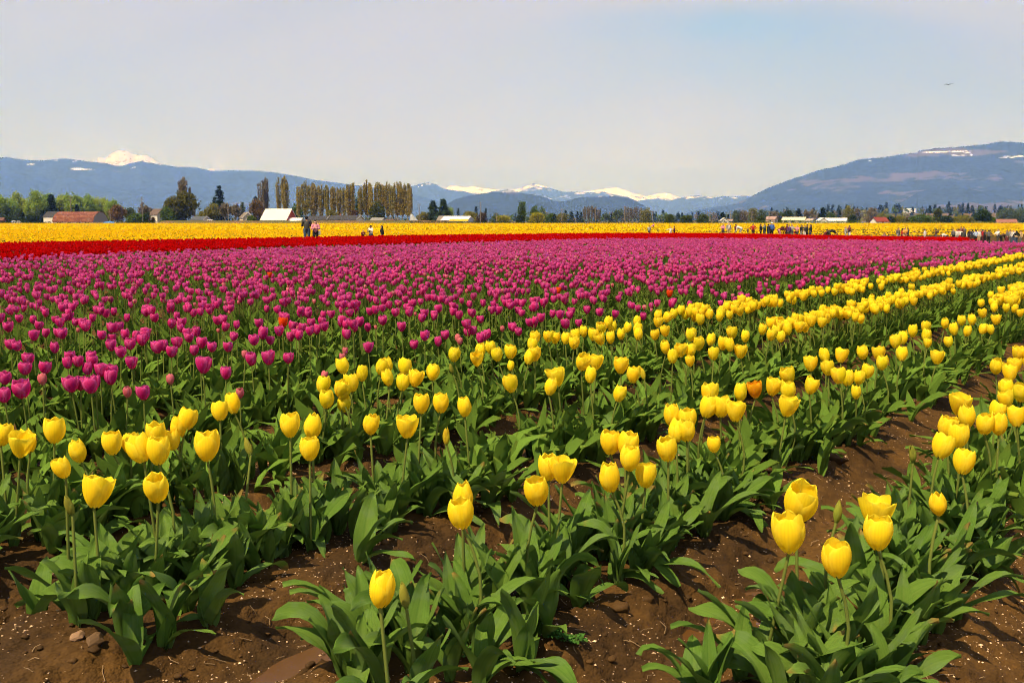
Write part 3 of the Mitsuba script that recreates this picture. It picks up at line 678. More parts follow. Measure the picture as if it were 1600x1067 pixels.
for i, (d, x, y, z, fl) in enumerate(purple):
    off, a = abs(rng.normal(0, .03)), rng.uniform(0, 6.28)
    bx, by = x + off * math.cos(a), y + off * math.sin(a)
    g = float(dip(bx, by)) - .03
    z = z + float(dip(x, y))
    s = rng.uniform(.95, 1.15) * {'L': 1.2, 's': 1.0}.get(fl, 1)
    bm = M(x, y, z - .04, rng.uniform(0, 6.28), s * (.72 if fl == 's' and d > 9 else 1), abs(rng.normal(0, .12)), rng.uniform(0, 6.28))
    st = stem_to(bx, by, g, z - .037, x - bx, y - by, .85)
    if i < 300:
        g = float(soil(bx, by)) - .012
        key = numbered('purple_tulip')
        put(key + '__bloom', M_SMALL if fl == 's' else M_BLOOM[int(rng.integers(5))], bm)
        put(key + '__stem', STEMS[0], st)
        for kd, j, m in leaf_mats(bx, by, g, rng.uniform(-.5, .5), 2, rng, LEAVES_MID, .95): put(key + '__leaf', LEAF_MID_PLY[kd][j], m)
        w = 'small pale pink half open tulip' if fl == 's' else ('large full purple pink tulip' if fl == 'L' else 'purple pink tulip in bloom')
        ranked(key, w, 'purple field', 'tulip', f'{w}s at the near edge of the purple field', x, y)
        continue
    if d < 22: fm[('b', i % 3)].append((bm, fl))
    else: fl_far[i % 2].append((bm, fl))
    if d < 26: stemm.append(st)
    for kd, j, m in leaf_mats(bx, by, g, rng.uniform(-.3, .3), 3 if d < 13 else 2 if d < 30 else 1, rng, LEAVES_LOW, 1.0 if d < 20 else 1.1):
        leafm.setdefault((kd, j), []).append(m)


def tints(items):
    out = rng.uniform(.82, 1.12, (len(items), 1)) * np.ones((1, 3))
    for q, (m, fl) in enumerate(items):
        if fl == 's': out[q] *= (1.15, 3.0, 1.0)
    return out


for (_, i), items in fm.items(): field.many(*M_LOW[i], [m for m, _ in items], tints(items))
for i, items in fl_far.items(): field.many(*M_FAR[i], [m for m, _ in items], tints(items))
v, f, c = stem_mesh(1, .006, .005, 0, 3, 2, (.13, .16, .05))
field.many(v, f, c, stemm)
for (kd, j), ms in leafm.items(): field.many(*LEAVES_LOW[kd][j], ms)
scene['purple_tulip_field'] = field.ply('petal_skin')
lab('purple_tulip_field', 'broad field of purple pink tulips stretching to the red band', 'tulips', kind='stuff')
for x, y, z, k, _ in STRAY[::2]:
    key = numbered('stray_tulip')
    put(key + '__bloom', R_BLOOM, M(x, y, z - .03, rng.uniform(0, 6), 1.1, .1, 1))
    put(key + '__stem', STEMS[0], stem_to(x, y, float(soil(x, y)), z - .026, 0, 0))
    lab(key, 'single orange red tulip strayed among the purple tulips', 'tulip', 'orange red tulips strayed into the purple field')

# ---------------------------------------------------------------- the red tulip band: patches of one bed repeated along the rows
RED = Polygon([(8, 25), (8, 41.0), (30, 42.5), (46, 42.5), (75, 39.5), (99, 37.5), (116, 33), (121, 23.5), (49.8, 9.2), (51.2, 17.5), (49.8, 22.2), (45.4, 25.6), (38, 26.9), (30.3, 28.1), (24, 28.4), (17.7, 26.9), (13, 24.9)])
R_LOW = [merged(bloom_petals(.042 * a, .085, c, 200 + i, RCOL, REDGE, RFOOT, 3, 3)) for i, (a, c) in enumerate([(1, .1), (1.08, .0), (.95, .3)])]
for q in range(3):
    b = Bag()
    rr = np.random.default_rng(300 + q)
    for i in range(46):
        x, y = rr.uniform(-1, 1), rr.uniform(-.52, .52)
        z = rr.normal(.40, .03)
        v, f, c = R_LOW[int(rr.integers(3))]
        b.add(v, f, c * rr.uniform(.8, 1.1), M(x, y, z - .04, rr.uniform(0, 6), rr.uniform(1.05, 1.3), .12, rr.uniform(0, 6)))
        if i % 2: continue
        v, f, c = LEAVES_LOW['erect'][int(rr.integers(6))]
        b.add(v, f, c, M(x, y, -.05, rr.uniform(0, 6), .95))
    scene[f'red_patch_{q}'] = {'type': 'shapegroup', 'bed': b.ply('petal_skin')}
i = 0
for k in range(7, 40):
    for t in np.arange(7, 122, 2.0):
        p = P0 + DP * k
        if not contains_xy(RED, t, p): continue
        x, y = xy(t, p)
        if abs(x) > .56 * y + 4: continue
        i += 1
        scene[f'red_tulip_band__{i:03d}'] = {'type': 'instance', 'to_world': T4(M(x, y, float(dip(x, y)), math.pi / 2 - ROW + math.pi * int(rng.integers(2)))), 'group': {'type': 'ref', 'id': f'red_patch_{int(rng.integers(3))}'}}
lab('red_tulip_band', 'band of deep red tulips between the purple field and the daffodils', 'tulips', kind='stuff')

# ---------------------------------------------------------------- the yellow daffodil field beyond
def daffodil(rr, fine):
    """A nodding flower, six petals round a trumpet, on a grassy tuft."""
    b = Bag()
    z = rr.normal(.36, .03)
    col = np.array((0.94, 0.64, 0.010)) * rr.uniform(.88, 1.1)
    face = rr.uniform(0, 6.28)
    n = 6 if fine else 4
    ring = [(0, 0, 0)] + [(.012 + .012 * (k % 2), .055 * math.cos(2 * math.pi * k / n), .055 * math.sin(2 * math.pi * k / n)) for k in range(n)]
    tr = [(0.04, .020 * math.cos(2 * math.pi * k / 4), .020 * math.sin(2 * math.pi * k / 4)) for k in range(4)]
    v = np.array(ring + tr)
    f = [(0, 1 + k, 1 + (k + 1) % n) for k in range(n)] + ([(0, n + 1 + k, n + 1 + (k + 1) % 4) for k in range(4)] if fine else [])
    b.add(v, f, np.vstack([np.tile(col, (n + 1, 1)), np.tile(col * (1, .86, 1), (4, 1))]), M(0, 0, z, face, 1.2, -1.0, face))
    return b.arrays()


def daffodil_patch(size, count, seed, leaves, s, fine):
    rr = np.random.default_rng(seed)
    b = Bag()
    for i in range(count):
        x, y = rr.uniform(-size / 2, size / 2, 2)
        v, f, c = daffodil(rr, fine)
        b.add(v, f, c, M(x, y, .36 * (1 - s) * .9, rr.uniform(0, 6.28), s))
    for i in range(leaves):
        x, y = rr.uniform(-size / 2, size / 2, 2)
        h, a, w = rr.uniform(.22, .34), rr.uniform(0, 6.28), .02 * s
        lx, ly = rr.normal(0, .05, 2)
        v = np.array([(x - w * math.cos(a), y - w * math.sin(a), -.03), (x + w * math.cos(a), y + w * math.sin(a), -.03), (x + lx, y + ly, h)])
        b.add(v, [(0, 1, 2)], np.array((.075, .14, .05)) * rr.uniform(.7, 1.2))
    return b


for q in range(3):
    scene[f'daffodil_patch_{q}'] = {'type': 'shapegroup', 'tufts': daffodil_patch(4, 125, 400 + q, 620, 1.0, True).ply('petal_skin', smooth=False)}
    scene[f'daffodil_patch_far_{q}'] = {'type': 'shapegroup', 'tufts': daffodil_patch(12, 420, 420 + q, 260, 2.1, False).ply('petal_skin', smooth=False)}
DAFF_NEAR = Polygon([(-30, 43.6), (30, 45.6), (46, 45.0), (75, 42.5), (99, 41.0), (118, 37.5), (128, 30), (170, -10), (330, -60), (560, 0), (600, 600), (-30, 600)])
i = 0
for a, b_, st, nm in ((40, 124, 4.0, ''), (124, 420, 12.0, '_far')):
    for y in np.arange(a + st / 2, b_, st):
        for x in np.arange(-.56 * y - st, .56 * y + st, st):
            t, p = tp(x, y)
            if not contains_xy(DAFF_NEAR, t, p): continue
            i += 1
            scene[f'daffodil_field__{i:03d}'] = {'type': 'instance', 'to_world': T4(M(x, y, float(dip(x, y)) - .10, math.pi / 2 * int(rng.integers(4)))), 'group': {'type': 'ref', 'id': f'daffodil_patch{nm}_{int(rng.integers(3))}'}}
lab('daffodil_field', 'wide field of yellow daffodils reaching to the farm buildings', 'daffodils', kind='stuff')

# ---------------------------------------------------------------- people
def sph(p, r, n=10):
    return Manifold.sphere(r, n).translate([float(q) for q in p])


def bone(a, ra, b, rb, n=10):
    return Manifold.batch_hull([sph(a, ra, n), sph(b, rb, n)])


def solid(ms, edge=0.05, rounds=4):
    """One continuous surface from bones."""
    m = Manifold.batch_boolean(ms, manifold3d.OpType.Add)
    if edge: m = m.refine_to_length(edge)
    q = m.to_mesh()
    t = trimesh.Trimesh(np.array(q.vert_properties[:, :3]), np.array(q.tri_verts))
    if rounds: trimesh.smoothing.filter_taubin(t, iterations=rounds)
    return np.array(t.vertices), np.array(t.faces)


def pose_joints(pose, arms):
    """Joints of a person 1.75 m tall who looks along +x; left is +y."""
    J = {}
    if pose == 'stand':
        J.update(pel=(0, 0, .95), chest=(.01, 0, 1.28), neck=(.0, 0, 1.47), head=(.02, 0, 1.625))
        hips, knees, ank = (0, .09, .92), (.02, .10, .50), (-.01, .11, .08)
    elif pose == 'step':
        J.update(pel=(0, 0, .94), chest=(.03, 0, 1.27), neck=(.03, 0, 1.46), head=(.05, 0, 1.615))
        hips, knees, ank = (0, .09, .91), (.06, .10, .50), (0, .11, .08)
    elif pose == 'bend':
        J.update(pel=(-.10, 0, .88), chest=(.26, 0, 1.05), neck=(.43, 0, 1.04), head=(.57, 0, .98))
        hips, knees, ank = (-.10, .09, .86), (0, .10, .48), (-.04, .11, .08)
    elif pose == 'crouch':
        J.update(pel=(-.12, 0, .34), chest=(.08, 0, .66), neck=(.17, 0, .84), head=(.22, 0, .98))
        hips, knees, ank = (-.12, .10, .32), (.26, .15, .48), (.02, .13, .09)
    elif pose == 'sit':
        J.update(pel=(-.05, 0, .14), chest=(.0, 0, .46), neck=(.0, 0, .66), head=(.02, 0, .81))
        hips, knees, ank = (-.05, .10, .13), (.34, .16, .36), (.55, .12, .08)
    elif pose == 'kneel':
        J.update(pel=(-.06, 0, .50), chest=(.0, 0, .84), neck=(.0, 0, 1.04), head=(.03, 0, 1.19))
        hips, knees, ank = (-.06, .09, .48), (.12, .10, .08), (-.30, .10, .08)
    c, nk = np.array(J['chest']), np.array(J['neck'])
    for s, k in ((1, 'l'), (-1, 'r')):
        J['hip' + k] = np.array(hips) * (1, s, 1)
        J['knee' + k] = np.array(knees) * (1, s, 1)
        J['ank' + k] = np.array(ank) * (1, s, 1)
        if pose == 'step': J['ank' + k][0] += .18 * s; J['knee' + k][0] += .10 * s
        sh = nk + (c - nk) * .22 + np.array((0, .18 * s, 0))
        J['sh' + k] = sh
        a = arms if isinstance(arms, str) else arms[0 if s > 0 else 1]
        if a == 'down': el, wr = sh + (-.03, .06 * s, -.29), sh + (.04, .06 * s, -.55)
        elif a == 'crossed': el, wr = sh + (.06, .07 * s, -.28), sh + (.24, -.17 * s, -.24)
        elif a == 'camera': el, wr = sh + (.19, .03 * s, -.20), sh + (.30, -.10 * s, .08)
        elif a == 'point': el, wr = sh + (.26, .04 * s, -.08), sh + (.52, .02 * s, -.10)
        elif a == 'side': el, wr = sh + (.02, .24 * s, -.13), sh + (.05, .48 * s, -.20)
        elif a == 'hips': el, wr = sh + (-.04, .20 * s, -.22), sh + (.06, .03 * s, -.42)
        elif a == 'hold': el, wr = sh + (.10, .05 * s, -.27), sh + (.32, -.06 * s, -.16)
        elif a == 'hang': el, wr = sh + (.03, .02 * s, -.29), sh + (.12, 0, -.53)
        elif a == 'fwd': el, wr = sh + (.20, .02 * s, -.22), sh + (.42, -.02 * s, -.34)
        J['el' + k], J['wr' + k] = el, wr
    return {k: np.array(v, float) for k, v in J.items()}


def body_parts(pose, arms, skirt, hairkind, fine):
    J = pose_joints(pose, arms)
    b = [bone(J['pel'], .13, J['chest'], .135), bone(J['chest'], .13, J['neck'], .075), bone(J['neck'], .052, J['head'] - (.01, 0, .03), .056)]
    h = J['head']
    b += [Manifold.batch_hull([sph(h + (-.015, 0, .02), .092), sph(h + (.025, 0, -.055), .058), sph(h + (.03, 0, .0), .074)]),
          bone(h + (.085, 0, -.005), .012, h + (.108, 0, -.032), .015, 6)]
    for k, s in (('l', 1), ('r', -1)):
        b += [bone(J['neck'] - (0, 0, .05), .065, J['sh' + k], .062), bone(J['sh' + k], .058, J['el' + k], .042), bone(J['el' + k], .042, J['wr' + k], .028),
              bone(J['pel'] + (0, .06 * s, -.02), .11, J['hip' + k], .10), bone(J['hip' + k], .092, J['knee' + k], .058), bone(J['knee' + k], .060, J['ank' + k], .040),
              bone(J['ank' + k] - (0, 0, .03), .042, J['ank' + k] + (.14, 0, -.045), .032),
              Manifold.batch_hull([sph(h + (-.01, .083 * s, .01), .016, 6), sph(h + (-.02, .088 * s, -.02), .012, 6)])]
        d = J['wr' + k] - J['el' + k]; d /= np.linalg.norm(d)
        w = J['wr' + k]
        side = np.array((0, 0, 1.0)) if abs(d[2]) < .7 else np.array((1.0, 0, 0))
        side = side - d * (side @ d); side /= np.linalg.norm(side)
        flat = np.cross(d, side)
        b.append(Manifold.batch_hull([sph(w, .024, 6), sph(w + d * .07 + side * .024, .014, 6), sph(w + d * .07 - side * .024, .014, 6)]))
        if fine:
            for q, L in zip((-.028, -.010, .010, .028), (.055, .075, .080, .065)):
                k1 = w + d * (.075 + L * .5) + side * q
                b += [bone(w + d * .06 + side * q, .010, k1, .009, 6), bone(k1, .009, k1 + d * L * .42 + flat * L * .22 * s, .008, 6)]
            b += [bone(w + d * .02 + side * .02, .012, w + d * .06 + side * .055, .009, 6)]
    P = {'body': solid(b, .06, 2)}
    t = [bone(J['pel'] + (0, 0, .03), .155, J['chest'], .165), bone(J['chest'], .16, J['neck'] - (0, 0, .05), .095)]
    for k, s in (('l', 1), ('r', -1)):
        t += [bone(J['neck'] - (0, 0, .06), .085, J['sh' + k], .080), bone(J['sh' + k], .076, J['el' + k], .058)]
        if skirt != 'tee': t.append(bone(J['el' + k], .058, J['el' + k] * .2 + J['wr' + k] * .8, .046))
    P['shirt'] = solid(t, .07, 3)
    if skirt == 'skirt':
        n = 14
        P['skirt'] = solid([Manifold.batch_hull([sph(J['pel'] + (0, 0, .05), .15), sph((.06, .16, .22), .10), sph((.06, -.16, .22), .10), sph((-.08, 0, .22), .12)])], .09, 2)
    else:
        t = []
        for k, s in (('l', 1), ('r', -1)):
            t += [bone(J['pel'] + (0, .03 * s, .02), .142, J['hip' + k], .118), bone(J['hip' + k], .110, J['knee' + k], .078), bone(J['knee' + k], .078, J['ank' + k] + (0, 0, .03), .066)]
        P['trousers'] = solid(t, .08, 3)
    for k, nm in (('l', 'shoe'), ('r', 'shoe_001')):
        P[nm] = solid([bone(J['ank' + k] - (.03, 0, .025), .052, J['ank' + k] + (.15, 0, -.04), .040, 8)], 0, 0)
    hm = [Manifold.batch_hull([sph(h + (-.030, 0, .035), .098), sph(h + (-.045, 0, -.02), .080), sph(h + (.012, 0, .066), .070)])]
    if hairkind == 'long': hm.append(Manifold.batch_hull([sph(h + (-.06, 0, 0), .085), sph(h + (-.085, .05, -.22), .05), sph(h + (-.085, -.05, -.22), .05)]))
    if hairkind == 'bun': hm.append(sph(h + (-.13, 0, .06), .05))
    if hairkind != 'bald':
        P['hair' if hairkind != 'cap' else 'cap'] = solid(hm + ([bone(h + (.05, .03, .06), .05, h + (.15, 0, .05), .035)] if hairkind == 'cap' else []), .05, 1)
    if hairkind == 'hat':
        P.pop('hair')
        P['hat'] = solid([Manifold.cylinder(.018, .18, .17, 16).translate([float(h[0]) - .01, 0, float(h[2]) + .05]), sph(h + (-.015, 0, .06), .105)], 0, 0)
    if fine:
        for s, nm in ((1, 'eye'), (-1, 'eye_001')): P[nm] = solid([sph(h + (.083, .030 * s, .018), .011, 6)], 0, 0)
    return P


BODY_CACHE, PART_CACHE = {}, {}
SKIN = {'l': (.55, .34, .25), 'm': (.40, .23, .15), 'd': (.28, .16, .10)}


def person(x, y, h, yaw, pose, arms, shirt, legs, hair, label, skirt='', hairkind='short', skin='m', fine=False, extra=(), group=None, z=None):
    k = (pose, arms, skirt, hairkind, fine)
    if k not in BODY_CACHE: BODY_CACHE[k] = body_parts(*k)
    P = BODY_CACHE[k]
    key = numbered('person')
    g = float(dip(x, y)) - .12 if z is None else z
    m = M(x, y, g, math.radians(yaw), (1.13 * h / 1.75, 1.13 * h / 1.75, h / 1.75))
    tone = {'body': SKIN[skin], 'shirt': shirt, 'trousers': legs, 'skirt': legs, 'shoe': (.04, .035, .03), 'shoe_001': (.04, .035, .03), 'hair': hair, 'cap': hair, 'hat': (.8, .78, .74), 'eye': (.02, .015, .01), 'eye_001': (.02, .015, .01)}
    for nm, mesh in P.items():
        ck = (k, nm, tone[nm])
        if ck not in PART_CACHE: PART_CACHE[ck] = vply(mesh, tone[nm], 'matte', smooth=True)
        put(f'{key}__{nm}', PART_CACHE[ck], m)
    for nm, mesh, col in extra:
        put(f'{key}__{nm}', vply(mesh, col, 'matte', smooth=50), m)
    lab(key, label, 'person', group)
    return key, m


def bag_mesh(x, y, z, a, b, c):
    return solid([Manifold.batch_hull([sph((x + i * a, y + j * b, z + q * c), .03, 6) for i in (-1, 1) for j in (-1, 1) for q in (-1, 1)])], 0, 0)


BLACK, DGREY, GREY, LGREY, WHITE = (.012, .012, .014), (.045, .048, .048), (.11, .115, .12), (.27, .28, .29), (.60, .59, .58)
MAROON, REDC, PINK, PURPLE, BLUE, SKY_B, TAN, ORANGE, DGREEN, NAVY, BROWN = (.09, .012, .018), (.38, .015, .02), (.55, .22, .30), (.10, .04, .16), (.04, .12, .40), (.36, .48, .70), (.42, .30, .16), (.62, .30, .06), (.03, .07, .05), (.02, .03, .07), (.08, .045, .03)
JEANS = (.05, .08, .14)
person(-12.85, 62, 1.79, 100, 'stand', 'crossed', DGREY, JEANS, BLACK, 'man in a dark grey t-shirt and jeans seen from behind, arms folded, at left', skirt='tee', fine=True)
person(-12.31, 62, 1.51, -75, 'stand', 'crossed', PINK, BLACK, BLACK, 'woman in a pink top with folded arms and a white bag', hairkind='long', skin='l', fine=True, extra=[('bag', bag_mesh(-.02, .24, .85, .10, .04, .12), WHITE)])
person(-9.13, 64, 1.20, -120, 'stand', 'hold', WHITE, JEANS, BLACK, 'man in a white striped shirt and dark cap looking down at a toddler', skirt='tee', hairkind='cap', fine=True, extra=[('camera', bag_mesh(.20, 0, 1.18, .03, .05, .03), BLACK), ('stripe', solid([bone((.01, 0, 1.20), .168, (.01, 0, 1.22), .168)], 0, 0), GREY)])
person(-9.63, 64, 0.89, -60, 'stand', 'hold', MAROON, WHITE, BROWN, 'toddler in a dark top and white skirt beside the man in stripes', skirt='skirt', fine=True, skin='l')
person(-8.39, 64, 1.20, 190, 'step', 'down', BLACK, DGREY, BLACK, 'woman in a black jacket with long black hair walking towards the toddler', hairkind='long', fine=True)
person(14.55, 105, 1.20, 60, 'stand', 'hold', LGREY, DGREY, BLACK, 'adult in a pale vest carrying a small child in pink', hairkind='cap')
person(17.22, 105, 1.20, 170, 'stand', 'down', MAROON, BLACK, BLACK, 'man in dark maroon beside a child in white')
person(16.82, 105, 1.08, -90, 'stand', 'side', WHITE, WHITE, BROWN, 'child in white stretching both arms out beside the man in maroon', skin='l')
person(25.15, 118, 1.48, -100, 'stand', 'crossed', PINK, DGREY, BROWN, 'woman in a pale pink jacket standing left of the bald man', skin='l', hairkind='long')
person(25.83, 118, 1.65, -80, 'stand', 'down', LGREY, TAN, BROWN, 'bald man in an open grey jacket over a white shirt', hairkind='bald', skin='l', extra=[('shirt_front', solid([bone((.06, 0, 1.05), .12, (.06, 0, 1.30), .12)], 0, 0), WHITE)])
person(27.58, 122, 1.50, 0, 'stand', 'down', MAROON, BLACK, BLACK, 'slim person in dark maroon standing alone in front of the daffodils')
person(28.13, 122, 1.86, 180, 'bend', 'hang', WHITE, LGREY, BLACK, 'person in white bending over the daffodils')
person(29.07, 122, 1.05, 180, 'stand', 'down', BROWN, DGREY, BLACK, 'small child in brown alone among the daffodils')
person(28.49, 117, 1.61, -90, 'stand', 'hips', REDC, BLACK, BLACK, 'person in a bright red jacket and black trousers')
person(29.39, 117, 1.63, -30, 'stand', 'down', BLACK, BLACK, BLACK, 'person all in black, first of the group beside the red jacket')
person(29.85, 117, 1.64, 200, 'stand', 'hold', DGREEN, DGREY, BROWN, 'person in a dark green coat with a pale scarf', extra=[('scarf', solid([bone((.10, -.05, 1.25), .06, (.12, .03, 1.40), .06)], 0, 0), WHITE)])
person(30.30, 117, 1.62, 20, 'stand', 'down', BLACK, NAVY, BLACK, 'person in black between the green coat and the blue jacket')
person(30.71, 117, 1.82, 100, 'stand', 'down', BLUE, BLACK, WHITE, 'person in a bright blue jacket and a white hat', hairkind='hat', skin='l')
person(31.66, 117, 1.86, 10, 'bend', 'hang', MAROON, PINK, BLACK, 'person bending forward with a dark bag on the back', extra=[('bag', bag_mesh(.30, 0, 1.20, .12, .10, .03), BLACK)])
person(32.49, 117, 1.67, 150, 'stand', 'down', MAROON, BLACK, BROWN, 'person in maroon, left of the one in purple')
person(32.47, 116, 1.57, -60, 'stand', 'down', PURPLE, DGREY, BLACK, 'person in a purple jacket')
person(33.09, 117, 1.65, -90, 'stand', 'hold', LGREY, GREY, BROWN, 'person in a pale grey jacket beside the purple one', hairkind='long', skin='l')
person(33.70, 117, 1.55, -120, 'stand', 'hold', PINK, DGREY, BROWN, 'person in a pink and white top with a red bag', skin='l', extra=[('bag', bag_mesh(.05, -.26, .80, .08, .05, .12), REDC)])
person(34.19, 117, 1.64, -40, 'stand', 'down', BLACK, LGREY, BLACK, 'person in black with pale trousers, left one of two')
person(34.61, 117, 1.61, -90, 'stand', 'hips', DGREY, WHITE, BLACK, 'person in dark grey with white trousers')
person(34.57, 116, 1.70, 0, 'stand', 'down', BLACK, BLACK, BLACK, 'person in black behind the white trousers')
person(35.29, 117, 1.70, 180, 'stand', 'down', BLACK, NAVY, BLACK, 'tall person in black at the right end of the group', hairkind='long')
person(35.32, 116, 1.20, -90, 'sit', 'fwd', LGREY, WHITE, BROWN, 'small child sitting on the path by the black coats', skin='l')
person(37.02, 117, 1.86, 0, 'crouch', 'fwd', MAROON, BLACK, BLACK, 'person in dark clothes crouching by the red tulips')
person(37.23, 116, 1.73, 10, 'bend', 'fwd', BLACK, DGREY, BLACK, 'person in black bending far forward over the flowers')
person(38.77, 115, 1.59, -20, 'stand', 'hold', LGREY, LGREY, ORANGE, 'person in light grey with reddish hair', skin='l')
person(39.18, 115, 1.71, 200, 'stand', 'hold', MAROON, WHITE, BLACK, 'person in a dark top and white trousers with the grey one')
person(42.54, 113, 1.86, -90, 'sit', 'fwd', GREY, JEANS, BROWN, 'person in blue grey sitting low behind the red tulips')
person(42.95, 113, 1.20, 180, 'sit', 'hold', BLACK, DGREY, BLACK, 'small child in black sitting beside the one in blue grey')
person(44.11, 113, 1.55, -70, 'stand', 'down', GREY, LGREY, BLACK, 'person in grey at the left of the red robe')
person(44.59, 113, 1.52, 0, 'stand', 'down', REDC, MAROON, BLACK, 'person in a long dark red dress', skirt='skirt', hairkind='long')
person(44.48, 112, 1.60, -90, 'stand', 'hold', ORANGE, TAN, BROWN, 'person in an orange yellow top between two others', hairkind='long')
person(45.17, 113, 1.56, 180, 'stand', 'down', DGREY, BLACK, BLACK, 'person in dark grey right of the orange top')
person(46.73, 112, 1.48, -30, 'stand', 'down', WHITE, WHITE, BROWN, 'person in white clothes alone behind the red tulips')
person(47.99, 112, 1.51, 0, 'stand', 'camera', BROWN, GREY, BLACK, 'person in brown holding a camera up to the right', extra=[('camera', bag_mesh(.34, 0, 1.50, .04, .05, .03), BLACK)])
person(48.64, 111, 1.48, 180, 'bend', 'hang', WHITE, BLACK, MAROON, 'person in a white shirt bent double')
person(49.98, 112, 1.54, -80, 'stand', 'down', GREY, BLACK, BROWN, 'woman with long brown hair in grey', hairkind='long', skin='l')
person(50.34, 112, 1.48, -90, 'stand', 'down', WHITE, LGREY, BROWN, 'person in a white top left of the dark red one')
person(52.33, 116, 1.48, 90, 'stand', 'down', REDC, MAROON, BROWN, 'person in a red top half hidden by white shirts')
person(53.99, 119, 1.65, -90, 'stand', 'camera', MAROON, DGREY, BROWN, 'tall person in maroon standing behind the crowd')
person(54.30, 119, 1.65, -120, 'stand', 'down', GREY, DGREY, BLACK, 'tall person in grey standing behind the crowd')
person(50.78, 112, 1.48, -90, 'stand', 'hips', WHITE, REDC, BLACK, 'wide person in a white shirt in the crowd')
person(48.36, 106, 1.48, 90, 'stand', 'down', DGREY, BROWN, BROWN, 'person in dark grey and brown at the front of the crowd', hairkind='long')
person(49.27, 107, 0.75, 0, 'stand', 'fwd', REDC, REDC, BROWN, 'small child in red at the front of the crowd')
person(52.53, 114, 1.20, -60, 'stand', 'down', WHITE, DGREY, BLACK, 'person in white behind the child in red')
person(51.82, 112, 1.51, -90, 'stand', 'down', BLACK, BLACK, BLACK, 'person in black with a white bag in the crowd', extra=[('bag', bag_mesh(.18, .05, 1.1, .04, .08, .12), WHITE)])
person(51.65, 111, 1.48, 60, 'stand', 'down', NAVY, DGREY, BLACK, 'person in navy in the crowd')
person(50.17, 107, 1.48, 100, 'stand', 'hold', SKY_B, BLACK, BLACK, 'person in a light blue shirt seen from behind')
person(51.42, 109, 1.48, -90, 'stand', 'down', WHITE, TAN, BROWN, 'person in white beside the light blue shirt', skin='l')
person(53.53, 113, 1.54, -90, 'stand', 'down', MAROON, BLACK, BROWN, 'person in a dark plaid shirt', skirt='tee')
person(53.31, 112, 1.48, -40, 'stand', 'down', REDC, MAROON, BLACK, 'person in dark red near the big grey jacket')
person(52.60, 110, 1.48, 0, 'stand', 'down', BLACK, BLACK, BLACK, 'person in black left of the big grey jacket')
person(51.07, 106, 1.52, 90, 'stand', 'hips', GREY, BLACK, BLACK, 'stout person in a grey jacket and black trousers seen from behind', skirt='tee')
person(53.57, 109, 1.58, 200, 'step', 'fwd', WHITE, DGREY, BROWN, 'person in a white top stepping over the path on the right', skin='l')
person(54.45, 110, 1.57, 0, 'bend', 'hang', BROWN, BLACK, BLACK, 'person in dark brown bending on the path at the right')
person(54.05, 108, 1.48, 180, 'stand', 'down', GREY, MAROON, BROWN, 'woman in a long dark red skirt by the path', skirt='skirt')
person(54.91, 109, 1.50, -60, 'stand', 'down', LGREY, GREY, BROWN, 'person in pale grey behind the long red skirt')
person(54.72, 108, 1.48, -90, 'stand', 'down', WHITE, JEANS, BROWN, 'person in white with jeans left of the black jacket', skin='l')
person(49.97, 98, 1.48, 100, 'stand', 'hips', BLACK, JEANS, BLACK, 'stout person in a black jacket with a tan belt and jeans', hairkind='long', extra=[('belt', solid([bone((0, -.03, 1.02), .172, (0, .03, 1.06), .172)], 0, 0), TAN)])
person(53.01, 103, 1.48, 180, 'stand', 'down', TAN, GREY, BLACK, 'person in a tan top at the right edge')
x0, y0 = 14.98, 104.8
person(x0, y0, .80, -150, 'sit', 'hold', PINK, PINK, BROWN, 'small child in pink held up in the arms of an adult', z=float(dip(x0, y0)) + .92)

# ---------------------------------------------------------------- trees
def tris_at(P, size, rr, col, up=0.0, vary=.25, stretch=1.0):
    """Leaf tufts: one small triangle per point, turned at random, with clumps of lighter and darker green."""
    n = len(P)
    a = rr.normal(size=(n, 3)); a[:, 2] += up; a /= np.linalg.norm(a, axis=1, keepdims=True)
    b = rr.normal(size=(n, 3)); b -= a * (a * b).sum(1, keepdims=True); b /= np.linalg.norm(b, axis=1, keepdims=True)
    s = size * rr.uniform(.6, 1.4, (n, 1))
    v = np.stack([P + a * s * stretch, P - a * s * .5 * stretch + b * s * .6, P - a * s * .5 * stretch - b * s * .6], 1).reshape(-1, 3)
    clump = meshkit.noise(P * (.9 / max(size, .1)) * .35, int(rr.integers(99)))
    k = (1 + vary * (clump - .5) * 2) * rr.uniform(.8, 1.2, n)
    c = np.repeat(np.asarray(col)[None] * k[:, None], 3, 0)
    return v, np.arange(3 * n).reshape(-1, 3), c


def limb(a, b, r0, r1, n=5):
    a, b = np.asarray(a, float), np.asarray(b, float)
    d = (b - a) / np.linalg.norm(b - a)
    x = np.cross(d, [0, 0, 1.0] if abs(d[2]) < .9 else [1.0, 0, 0]); x /= np.linalg.norm(x)
    y = np.cross(d, x)
    w = np.arange(n) * 2 * math.pi / n
    ring = np.cos(w)[:, None] * x + np.sin(w)[:, None] * y
    v = np.vstack([a + ring * r0, b + ring * r1])
    i = np.arange(n); j = (i + 1) % n
    return v, np.vstack([np.stack([i, j, j + n], 1), np.stack([i, j + n, i + n], 1)])


